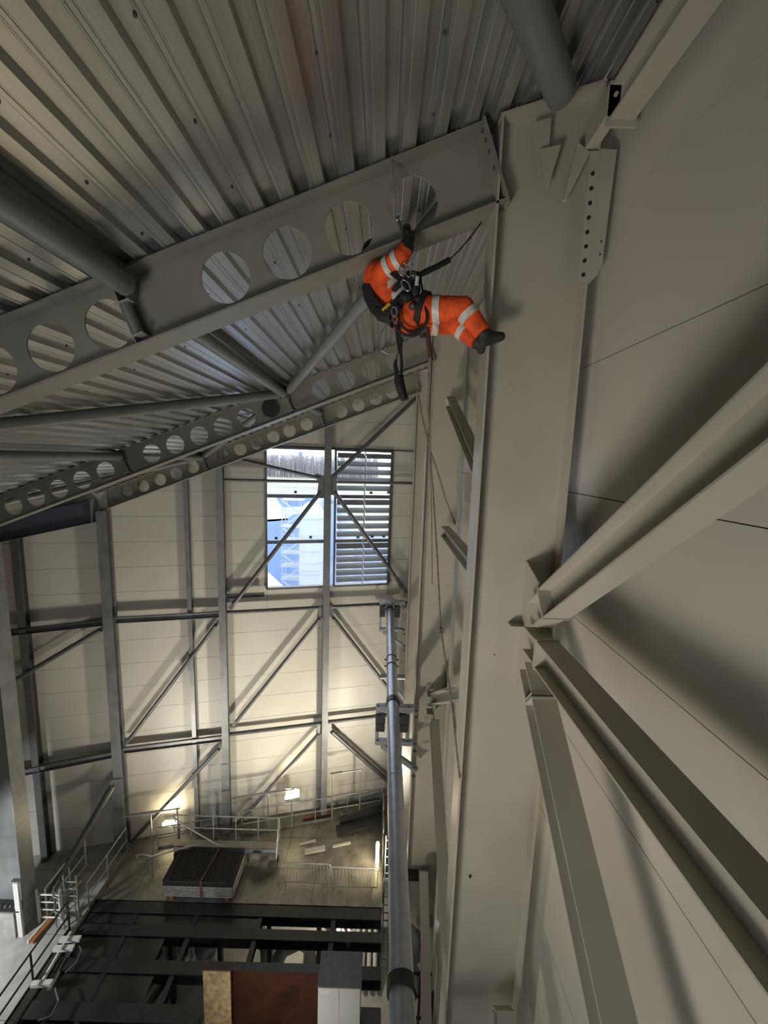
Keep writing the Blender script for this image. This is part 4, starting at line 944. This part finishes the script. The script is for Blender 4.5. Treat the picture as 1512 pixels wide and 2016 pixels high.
# ================================================================== OUTSIDE THE END WINDOW
gr = tag(MB().bounds((-500, 22, -13.4), (300, 1200, -13.0)).build('ground_field', 'field'), 'pale field and yard outside the end window', kind='structure')
def OD(px, py, y): return PY(px, py, y)
yard = tag(MB().bounds((-60, 22, -13.0), (20, 150, -12.95)).build('ground_yard', 'o_grey'), 'blue-grey paved yard outside the end window', kind='structure')
# white scrubber tower
tw = thing('process_tower', OD(614, 1100, 62), 'white ringed cylindrical tower with domed top outside the window', 'tower')
c = OD(614, 1030, 62); tr = 1.95; ztop_ = c.z+1.0
MB().tube((c.x, c.y, -13), (c.x, c.y, ztop_), tr, 40).build('tower_shell', 'o_white', tw, smooth=40)
MB().ball((c.x, c.y, ztop_), tr, 40, (1, 1, 1.25)).build('tower_dome', 'o_white', tw, smooth=True)
for i, dz in enumerate((0.0, -2.6, -3.0, -5.1, -7.0, -8.2, -8.8, -10.5)):
    MB().tube((c.x, c.y, ztop_+dz-0.07), (c.x, c.y, ztop_+dz+0.07), tr+0.10, 40).build('tower_ring', 'o_white', tw, smooth=40)
el = thing('exhaust_bend', OD(628, 985, 66), 'big white curved duct behind the tower outside', 'duct')
e0 = OD(628, 1000, 70)
MB().path([e0+Vector((-1.2, 3, -12)), e0+Vector((-1.0, 3, -2)), e0+Vector((-0.6, 3, 0)), e0+Vector((0.4, 3, 1.7)), e0+Vector((2.2, 3, 2.0)), e0+Vector((4.0, 3, 1.0)), e0+Vector((4.6, 3, -3)), Vector((e0.x+4.6, e0.y+3, -13))], 1.5, 24).build('duct_body', 'o_white', el, smooth=60)
# blue hall with white roof
hh = thing('process_hall', OD(545, 1060, 75), 'pale blue industrial hall with white roof outside the window', 'building')
y = 75.0
def oq(pts, yy, name, m, th=0.5):
    MB().prism([OD(px, py, yy) for px, py in pts], (0, th, 0)).build(name, m, hh)
oq([(500,1024),(562,1021),(566,1020),(566,1240),(500,1240)], 75, 'hall_wall', 'o_blue', 20)
a = [OD(500,976,95), OD(541,979,95), OD(566,1020,75), OD(500,1025,75)]
MB().prism(a, (0, 0, -0.4)).build('hall_roof', 'o_white', hh)
MB().prism([OD(541,979,95), OD(566,1020,75), OD(566,1020,75)+Vector((0,0,-14)), OD(541,979,95)+Vector((0,0,-14))], (0.3, 0, 0)).build('gable_wall', 'o_blue', hh)
h2 = thing('rear_hall', OD(580, 1000, 100), 'taller blue hall standing behind the stair tower outside', 'building')
MB().prism([OD(540,977,110), OD(650,975,110), OD(650,1240,110), OD(540,1240,110)], (0, 15, 0)).build('hall_wall', 'o_blue', h2)
for px in (566, 589): MB().prism([OD(px,978,109.5), OD(px+1,978,109.5), OD(px+1,1150,109.5), OD(px,1150,109.5)], (0,-0.3,0)).build('downpipe', 'o_white', h2)
lowr = tag(MB().prism([OD(500,1118,48), OD(530,1128,48), OD(562,1158,40), OD(500,1180,40)], (0, 0, -0.5)).build('low_roof', 'o_white'), 'white low roof at the bottom corner of the open window', 'roof')
# stair tower lattice
stt = thing('stair_tower', OD(572, 1140, 66), 'white lattice stair tower beside the process tower outside', 'stair tower')
b0 = OD(574, 1150, 66); bx, by = b0.x, 66.0
zt_o = OD(574, 985, 66).z
for dx in (-1.6, 1.6):
    for dy in (0, 2.4): MB().tube((bx+dx, by+dy, -13), (bx+dx, by+dy, zt_o), 0.07, 6).build('tower_leg', 'o_white', stt)
z = -12.0; k = 0
while z < zt_o:
    MB().bounds((bx-1.9, by-0.2, z), (bx+1.9, by+2.6, z+0.08)).build('landing', 'o_white', stt)
    for hh_ in (0.55, 1.1): MB().tube((bx-1.9, by-0.2, z+hh_), (bx+1.9, by-0.2, z+hh_), 0.05, 6).build('handrail', 'o_white', stt)
    s_ = 1 if k % 2 else -1
    mb = MB(); member(mb, Rprof(0.22, 0.06), (bx-1.6*s_, by-0.25, z), (bx+1.6*s_, by-0.25, z+2.3)); mb.build('stair_flight', 'o_white', stt)
    z += 2.3; k += 1
tk = thing('storage_tank', OD(537, 965, 150), 'small white domed tank in the distance outside', 'tank')
c = OD(536, 972, 150); MB().tube((c.x, c.y, -13), (c.x, c.y, c.z), 2.4, 24).build('tank_shell', 'o_white', tk, smooth=40); MB().ball((c.x, c.y, c.z), 2.4, 24, (1,1,0.9)).build('tank_dome', 'o_white', tk, smooth=True)
for i, (xa1, ya1, xb1, yb1) in enumerate(((560,955,640,972),(575,953,645,965),(540,958,630,960))):
    tag(MB().tube(OD(xa1, ya1, 230), OD(xb1, yb1, 190), 0.25, 6).build('pipe_bridge', 'o_white'), '%s thin white pipe bridge in the distance outside' % ('lower', 'upper', 'level')[i], 'pipe bridge')
# bare wood on the horizon
random.seed(11)
tl = MB()
for i in range(1500):
    x = random.uniform(-210, -10); y = random.uniform(520, 600); h = random.uniform(28, 33); b0 = Vector((x, y, -13))
    tl.tube(b0, b0+Vector((random.uniform(-.6,.6), 0, h)), 0.36, 4, 0.06)
    for j in range(9):
        t = random.uniform(0.3, 0.95); a = random.uniform(0, 6.28); l = random.uniform(1.5, 4.0)*(1.15-t)
        q = b0+Vector((0,0,h*t)); tl.tube(q, q+Vector((math.cos(a)*l, math.sin(a)*l, l*random.uniform(0.8, 1.6))), 0.18, 3, 0.06)
tag(tl.build('treeline', 'bark'), 'hazy bare woodland along the horizon outside', 'woodland', kind='stuff')
ob = tag(MB().bounds((OD(588,890,700).x, 700, -10), (OD(594,890,700).x, 710, OD(590,889.5,700).z)).build('far_block', 'o_blue'), 'tiny blue block above the treeline on the horizon', 'building')
# ================================================================== THE CLIMBER
def remeshed(mb, name, mats, voxel, parent, smooth_it=6, paint=None):
    o = mb.build(name+'_tmp', mats)
    r = o.modifiers.new('r', 'REMESH'); r.mode = 'VOXEL'; r.voxel_size = voxel
    s = o.modifiers.new('s', 'SMOOTH'); s.iterations = smooth_it; s.factor = 0.5
    dg = bpy.context.evaluated_depsgraph_get(); ev = o.evaluated_get(dg)
    me = bpy.data.meshes.new_from_object(ev); me.name = name
    bpy.data.objects.remove(o)
    me.materials.clear()
    for m_ in (mats if isinstance(mats, (list, tuple)) else [mats]): me.materials.append(M[m_])
    for p in me.polygons:
        p.use_smooth = True
        p.material_index = paint(p.center) if paint else 0
    ob = bpy.data.objects.new(name, me); C.objects.link(ob)
    if parent is not None: ob.parent = parent; ob.matrix_parent_inverse = parent.matrix_basis.inverted()
    return ob
hip = PY(806, 618, 3.98); per = thing('person', hip, 'person in orange reflective workwear hanging in a harness, feet on the column', 'person')
sho = PY(742, 545, 4.02); che = PY(758, 572, 4.0); wai = PY(782, 603, 3.99)
sp_ = (sho-hip).normalized(); side = Vector((0,1,0)); side = (side-sp_*side.dot(sp_)).normalized(); fr = sp_.cross(side); fr = fr if fr.x > 0 else -fr
TA = (fr, side, sp_)
body = MB()
def chain(pts, rad, sc, ax):                       # ellipsoids along a line
    n = 14
    for i in range(n+1):
        t = i/n*(len(pts)-1); k = min(int(t), len(pts)-2); u = t-k
        body.ball(pts[k].lerp(pts[k+1], u), rad[k]*(1-u)+rad[k+1]*u, 16, sc, ax=ax)
chain([sho, che, wai, hip], [0.145, 0.165, 0.150, 0.165], (0.98, 1.22, 0.8), TA)
# limbs
rs, re, rw = PY(752, 537, 3.84), PY(788, 508, 3.72), PY(803, 482, 3.74)
ls_, le, lw = PY(752, 552, 4.20), PY(782, 582, 4.22), PY(808, 566, 4.10)
body.path([PY(746,545,3.92), rs, rs.lerp(re,0.5), re, re.lerp(rw,0.5), rw], [0.09, 0.092, 0.085, 0.078, 0.070, 0.062], 16)
body.ball(re, 0.078, 14); body.ball(rs, 0.094, 14)
body.path([PY(746,550,4.12), ls_, le, lw], [0.085, 0.085, 0.075, 0.058], 16); body.ball(le, 0.075, 14)
rh, rk_, ra = PY(815, 612, 3.86), PY(912, 606, 3.74), PY(951, 655, 3.70)
lh, lk, la = PY(815, 632, 4.08), PY(900, 640, 4.06), PY(936, 672, 3.98)
body.path([rh, rh.lerp(rk_,0.3), rh.lerp(rk_,0.75), rk_, rk_.lerp(ra,0.35), rk_.lerp(ra,0.75), ra], [0.135, 0.125, 0.105, 0.098, 0.092, 0.080, 0.076], 18); body.ball(rk_, 0.099, 16); body.ball(rh, 0.14, 16)
body.path([lh, lh.lerp(lk,0.3), lh.lerp(lk,0.75), lk, lk.lerp(la,0.35), la], [0.13, 0.115, 0.098, 0.092, 0.086, 0.072], 18); body.ball(lk, 0.092, 16)
body.ball(PY(807, 622, 3.86), 0.155, 20, (0.95, 0.75, 1.08))            # seat, turned to the viewer
body.path([sho, PY(737, 530, 4.14), PY(739, 516, 4.26)], [0.075, 0.062, 0.058], 14)   # neck
hd = PY(741, 503, 4.33)
body.ball(hd, 0.105, 18, (0.95, 0.80, 1.15)); body.ball(hd+Vector((0.10, 0.0, 0.0)), 0.022, 10); 
neck_d = (hd-PY(737,530,4.14)).normalized()
def paint_body(c):
    if (c-hd).length < 0.15 or (c-hd).dot(neck_d) > -0.10: return 1
    return 0
bo = remeshed(body, 'body', ['orange', 'skin'], 0.013, per, 4, paint_body)
# face bits and helmet (the head is tipped back behind the beam)
fc = MB(); fc.ball(hd+Vector((0.095, -0.035, 0.03)), 0.013, 8); fc.ball(hd+Vector((0.095, 0.035, 0.03)), 0.013, 8); fc.build('eyes', 'black', per, smooth=True)
MB().box(hd+Vector((0.092, 0, -0.05)), (0.012, 0.045, 0.010)).build('mouth', 'maroon', per)
hm = MB(); n = 20
hm.ball(hd+Vector((-0.015, 0, 0.025)), 0.128, 20, (1.08, 0.95, 1.0)); o = remeshed(hm, 'helmet', 'black', 0.02, per, 2)
MB().ball(PY(735, 523, 4.10), 0.075, 16, (1.1, 1.0, 0.8)).build('collar', 'webbing', per, smooth=True)
# reflective bands
def band(p, d, r, w=0.055, sc=1.0, name='reflective_band', m='reflect', ax=None):
    d = Vector(d).normalized(); p = Vector(p); mb = MB(); nn = 24
    if ax is None:
        a = Vector((0,0,1)) if abs(d.z) < 0.9 else Vector((1,0,0)); xa = d.cross(a).normalized(); ya = xa.cross(d); rx = ry = r
    else: xa, ya = ax[0], ax[1]; rx, ry = r
    rings = []
    for (off, dr) in ((-w/2, -0.012), (-w/2, 0.006), (w/2, 0.006), (w/2, -0.012)):
        rings.append([p+d*off+xa*math.cos(2*math.pi*i/nn)*(rx+dr)+ya*math.sin(2*math.pi*i/nn)*(ry+dr) for i in range(nn)])
    vs = [q for g in rings for q in g]; fs = []
    for i in range(4):
        j = (i+1) % 4
        for k in range(nn): fs.append((i*nn+k, i*nn+(k+1) % nn, j*nn+(k+1) % nn, j*nn+k))
    mb.add(vs, fs); return mb.build(name, m, per, smooth=40)
ad = (re-rs)
band(rs+ad*0.42, ad, 0.088, 0.05); band(rs+ad*0.86, ad, 0.080, 0.05)
band(rh.lerp(rk_, 0.48), rk_-rh, 0.117, 0.062); band(rk_.lerp(ra, 0.30), ra-rk_, 0.094, 0.065)
band(lh.lerp(lk, 0.50), lk-lh, 0.108, 0.062); band(lk.lerp(la, 0.35), la-lk, 0.088, 0.06)
for t, q in ((0.44, 0.160), (0.66, 0.158)):
    c = sho.lerp(hip, t); band(c, sp_, (q*0.99, q*1.22), 0.052, ax=(fr, side))
mid = ls_.lerp(le, 0.55); band(mid, le-ls_, 0.083, 0.05)
# gloves with fingers
def glove(wr, dirv, grip, thumb_side, name):
    d = Vector(dirv).normalized(); g = Vector(grip); g = (g-d*g.dot(d)).normalized(); s_ = d.cross(g)*thumb_side
    mb = MB(); pc = wr+d*0.085
    mb.path([wr-d*0.06, wr, wr+d*0.03, pc, wr+d*0.115], [0.060, 0.058, 0.045, 0.046, 0.036], 14)
    mb.box(pc, (0.030, 0.088, 0.085), (g, s_, d))
    for i, (l, off) in enumerate(((0.070, 0.034), (0.078, 0.012), (0.073, -0.011), (0.058, -0.033))):
        k = pc+d*0.042+s_*off
        mb.path([k, k+d*l*0.45+g*0.006, k+d*l*0.55+g*0.034, k+d*l*0.25+g*0.058, k+d*l*0.02+g*0.056], [0.0105, 0.0105, 0.010, 0.009, 0.008], 10)
    k = pc-d*0.02+s_*0.044
    mb.path([k, k+s_*0.022+d*0.020+g*0.02, k+s_*0.012+d*0.045+g*0.045], [0.012, 0.012, 0.010], 10)
    return remeshed(mb, name, 'webbing', 0.006, per, 2)
glove(PY(802, 484, 3.73), PY(808, 452, 3.76)-PY(802, 484, 3.73), Vector((-1, 0.1, 0)), 1, 'glove')
glove(lw, PY(822, 552, 4.02)-lw, Vector((0, -1, 0.2)), -1, 'glove')
MB().path([PY(797, 495, 3.72), PY(800, 484, 3.73), PY(804, 471, 3.74), PY(806, 462, 3.75)], [0.062, 0.058, 0.050, 0.044], 16).build('glove_cuff', 'webbing', per, smooth=60)
MB().path([PY(804.5, 469, 3.74), PY(806.5, 461, 3.75)], [0.053, 0.047], 16).build('cuff_strip', 'dark_steel', per, smooth=60)
# boots
def boot(an, heel, toe, upv, name):
    heel = Vector(heel); toe = Vector(toe); d = (toe-heel).normalized(); u = Vector(upv); u = (u-d*u.dot(d)).normalized(); s_ = d.cross(u); L = (toe-heel).length
    mb = MB()
    mb.path([an, an.lerp(heel+d*0.07+u*0.06, 0.6), heel+d*0.07+u*0.045], [0.072, 0.062, 0.055], 14)
    for i in range(9):
        t = i/8; h = 0.050*(1-t)**1.3+0.042; mb.ball(heel+d*(0.04+t*(L-0.075))+u*h*0.75, 1.0, 12, (0.046, 0.050, h), ax=(d, s_, u))
    b = remeshed(mb, name, 'boot', 0.009, per, 3)
    sl = MB(); nn = 12; prof = []
    for (a_, w_) in ((0.0, 0.030), (0.03, 0.042), (0.09, 0.040), (0.15, 0.046), (0.22, 0.046), (0.27, 0.034), (0.29, 0.012)): prof.append((a_*L/0.29, w_))
    out = [heel+d*a_+s_*w_ for a_, w_ in prof]+[heel+d*a_-s_*w_ for a_, w_ in reversed(prof)]
    sl.prism([q-u*0.036 for q in out], u*0.034); sl.build('boot_sole', 'sole', b)
    return b
boot(ra, PY(943, 682, 3.70), PY(994, 668, 3.70), Vector((-0.15, 0, 1)), 'boot')
boot(la, PY(937, 692, 3.97), PY(958, 708, 3.96)+Vector((-0.02,0,0.06)), Vector((0.3, 0, 1)), 'boot')
# harness
hs = thing('harness', hip); hs.parent = per; hs.matrix_parent_inverse = per.matrix_basis.inverted()
def hpart(mb, name, m, smooth=60, lab=None):
    o = mb.build(name, m, None, smooth); o.parent = hs
    o.matrix_parent_inverse = (per.matrix_basis @ per.matrix_basis.inverted() @ hs.matrix_basis).inverted()
    if lab: o['label'] = lab
    return o
def ell(c, xa, ya, rx, ry, n=28): return [c+xa*math.cos(2*math.pi*i/n)*rx+ya*math.sin(2*math.pi*i/n)*ry for i in range(n)]
wb = wai.lerp(hip, 0.35)
hpart(MB().strap(ell(wb, fr, side, 0.168, 0.203), 0.085, 0.014, lambda p: p-wb, closed=True), 'waist_belt', 'webbing')
hpart(MB().strap(ell(PY(790,580,3.99), (PY(812,560,4)-PY(760,600,4)).normalized(), side, 0.15, 0.21), 0.05, 0.012, lambda p: p-PY(790,580,3.99), closed=True), 'chest_strap', 'webbing')
cth = rh.lerp(rk_, 0.18); tax = (rk_-rh).normalized(); tu = Vector((0,0,1)); tu = (tu-tax*tu.dot(tax)).normalized(); ts = tax.cross(tu)
hpart(MB().strap([cth+(tu*math.cos(2*math.pi*i/28)+ts*math.sin(2*math.pi*i/28))*0.145+tax*0.045*math.cos(2*math.pi*i/28) for i in range(28)], 0.055, 0.012, lambda p: p-cth, closed=True), 'leg_loop', 'webbing')
clh = lh.lerp(lk, 0.22); hpart(MB().strap([clh+(tu*math.cos(2*math.pi*i/28)+ts*math.sin(2*math.pi*i/28))*0.132 for i in range(28)], 0.05, 0.012, lambda p: p-clh, closed=True), 'leg_loop', 'webbing')
# loop of webbing round the seat
sc_ = PY(807, 622, 3.74)
hpart(MB().path([PY(807+34*math.cos(t), 622+39*math.sin(t), 3.73-0.02*math.cos(2*t)) for t in [2*math.pi*i/26 for i in range(26)]], 0.013, 8, closed=True), 'seat_loop', 'webbing')
hpart(MB().path([PY(790,600,3.74), PY(784,618,3.73), PY(790,642,3.73), PY(806,655,3.73), PY(830,648,3.74)], 0.012, 8), 'seat_cord', 'webbing')
# back panel and shoulder straps
hpart(MB().strap([PY(722,556,3.98), PY(727,580,3.92), PY(737,600,3.88), PY(752,618,3.86), PY(768,622,3.84)], 0.13, 0.02, Vector((-0.6,-0.6,-0.3))), 'back_pad', 'webbing')
hpart(MB().strap([PY(760,520,3.78), PY(775,540,3.74), PY(796,556,3.72), PY(806,575,3.72), PY(806,598,3.76)], 0.05, 0.014, Vector((0,-1,0.2))), 'shoulder_strap', 'webbing')
hpart(MB().strap([PY(735,612,3.84), PY(760,618,3.78), PY(785,598,3.74), PY(802,584,3.72)], 0.06, 0.014, Vector((0,-1,0))), 'side_strap', 'webbing')
hpart(MB().box(PY(762, 607, 3.78), (0.09, 0.012, 0.05), (Vector((0.75,0,0.66)), Vector((0,1,0)), Vector((-0.66,0,0.75)))), 'size_label', 'yellow', False, 'yellow label')
for (px, py, w, h, m_) in ((806,548,0.10,0.13,'webbing'), (818,570,0.09,0.15,'webbing'), (800,585,0.12,0.09,'webbing'), (822,590,0.08,0.07,'webbing'), (812,603,0.07,0.06,'bolt'), (782,610,0.06,0.08,'bolt')):
    mb = MB(); mb.ball(PY(px, py, 3.72), 1.0, 12, (w/2, 0.045, h/2)); hpart(mb, 'gear_block', m_)
def karabiner(px, py, a, s=1.0):
    ca, sa = math.cos(a), math.sin(a); c = PY(px, py, 3.66)
    pts = []
    for i in range(16):
        t = 2*math.pi*i/16; x = 0.028*math.cos(t)*s; z = 0.055*math.sin(t)*s
        pts.append(c+Vector((x*ca-z*sa, 0.01*math.sin(t), x*sa+z*ca)))
    hpart(MB().path(pts, 0.0065*s, 8, closed=True), 'karabiner', 'chrome')
karabiner(799, 562, 0.6); karabiner(793, 530, -0.2); karabiner(803, 536, 0.3, 0.8); karabiner(776, 614, 0.1, 0.8); karabiner(778, 628, 0.2, 0.7)
hpart(MB().tube(PY(822, 545, 3.68), PY(820, 562, 3.68), 0.018, 10), 'rope_device', 'white_paint')
hpart(MB().ball(PY(814, 541, 3.70), 0.035, 12), 'pulley', 'bolt')
# cords and slings on him
for (pts, r, m_, nm) in (([(786,632),(784,655),(790,670),(789,690),(791,718),(790,735)], 0.014, 'webbing', 'sling'),
                         ([(779,640),(783,672),(786,690)], 0.012, 'webbing', 'sling'), ([(774,622),(776,640),(779,655)], 0.010, 'red', 'red_sling'),
                         ([(833,585),(832,572),(829,556),(824,548)], 0.008, 'webbing', 'sling'),
                         ([(841,644),(843,665),(846,690),(848,704)], 0.022, 'maroon', 'stained_sling'),
                         ([(838,640),(820,648),(815,660),(800,665)], 0.008, 'rope', 'rope_tail'), ([(842,648),(828,655),(812,662)], 0.008, 'rope', 'rope_tail')):
    hpart(MB().path([PY(x, y, 3.80) for x, y in pts], r, 8), nm, m_)
hpart(MB().path([PY(x, y, 3.86) for x, y in ((768,630),(752,652),(745,672),(750,690),(764,697),(780,692),(790,676),(795,662))], 0.006, 6), 'wire_loop', 'rail')

# ---- ropes and gear
rp_ = thing('work_rope', PY(772, 335, 3.82), 'steel rope sling over the nearest beam down to the raised glove', 'rope')
MB().path([PY(771,333,3.84), PY(774,365,3.83), PY(778,400,3.82), PY(783,428,3.81), PY(788,448,3.80)], 0.007, 8).build('rope_body', 'rail', rp_, smooth=60)
MB().path([PY(783,428,3.80), PY(787,440,3.79), PY(790,452,3.78), PY(795,458,3.77)], 0.013, 8).build('ascender', 'bolt', rp_, smooth=60)
for t in (0, 1): MB().path([PY(783+4*t+4*math.cos(a), 427+12*t+7*math.sin(a), 3.79) for a in [2*math.pi*i/12 for i in range(12)]], 0.006, 6, closed=True).build('shackle', 'chrome', rp_, smooth=60)
MB().path([PY(771,333,3.84), W(PY(771,333,3.84).x, 3.86, ztop(-0.02)+0.02), W(PY(771,333,3.84).x, 4.14, ztop(-0.02)+0.02)], 0.007, 8).build('rope_wrap', 'rail', rp_, smooth=60)
ln = thing('lanyard', PY(830, 540, 3.8), 'black stuffed lanyard stretching from the harness up to the column', 'lanyard')
MB().path([PY(822,543,3.72), PY(840,534,3.76), PY(860,525,3.8), PY(884,512,3.85)], [0.02, 0.026, 0.024, 0.026], 10).build('lanyard_sleeve', 'webbing', ln, smooth=60)
MB().path([PY(884,512,3.85), PY(905,492,3.9), PY(930,462,3.98), PY(944,443,4.05), W(0.905, 4.16, 2.36)], 0.007, 6).build('lanyard_cord', 'rope_dark', ln, smooth=60)
bg_ = thing('tool_bag', PY(786, 760, 3.8), 'slim black tool holster hanging below the climber on a cord', 'tool bag')
MB().path([PY(779,708,3.8), PY(778,720,3.8), PY(781,736,3.8)], [0.012, 0.020, 0.022], 10).build('holster_clip', 'webbing', bg_, smooth=60)
MB().path([PY(783,738,3.8), PY(785,750,3.8), PY(790,770,3.8), PY(796,788,3.8)], [0.030, 0.042, 0.040, 0.030], 12).build('holster_body', 'webbing', bg_, smooth=60)
MB().path([PY(786,690,3.8), PY(782,702,3.8), PY(779,712,3.8)], 0.006, 6).build('holster_cord', 'rope_dark', bg_, smooth=60)
MB().path([PY(791,735,3.8), PY(794,752,3.8), PY(799,775,3.8), PY(803,786,3.8)], 0.010, 8).build('holster_strap', 'webbing', bg_, smooth=60)
def rope(name, pts, r, m_, label):
    return tag(MB().path(pts, r, 6).build(name, m_, smooth=60), label, 'rope', 'ropes hanging by the column')
rope('hanging_rope', [PY(845,705,3.82), PY(844,740,3.9), PY(842,800,4.4), PY(845,850,4.8), PY(848,900,5.0), PY(854,990,4.9), PY(861,1100,4.7), PY(868,1240,4.4), PY(872,1268,4.35), PY(884,1345,4.15), PY(893,1420,3.98), PY(905,1532,3.83)], 0.009, 'rope', 'long rope hanging below the climber with a knot halfway')
rope('hanging_rope', [PY(824,780,6.0), PY(830,815,6.6), PY(838,850,7.2), PY(848,890,7.8), PY(862,930,8.4), PY(878,985,9.0), PY(893,1022,9.3), PY(896,1032,9.33)], 0.018, 'rope', 'slack rope drawn across to the rail end on the middle column')
rope('hanging_rope', [PY(846,870,6.0), PY(848,940,6.0), PY(850,1020,6.0), PY(851,1150,6.0)], 0.008, 'rope', 'thin straight rope end in front of the middle column')
kn = MB(); c = PY(868, 1242, 4.38)
kn.path([c+Vector((0.025*math.cos(t)*(1.0), 0.01*math.sin(2*t), 0.028*math.sin(t))) for t in [2*math.pi*i/14 for i in range(14)]], 0.010, 6, closed=True)
tag(kn.build('rope_knot', 'rope', smooth=60), 'small looped knot in the long hanging rope', 'knot')
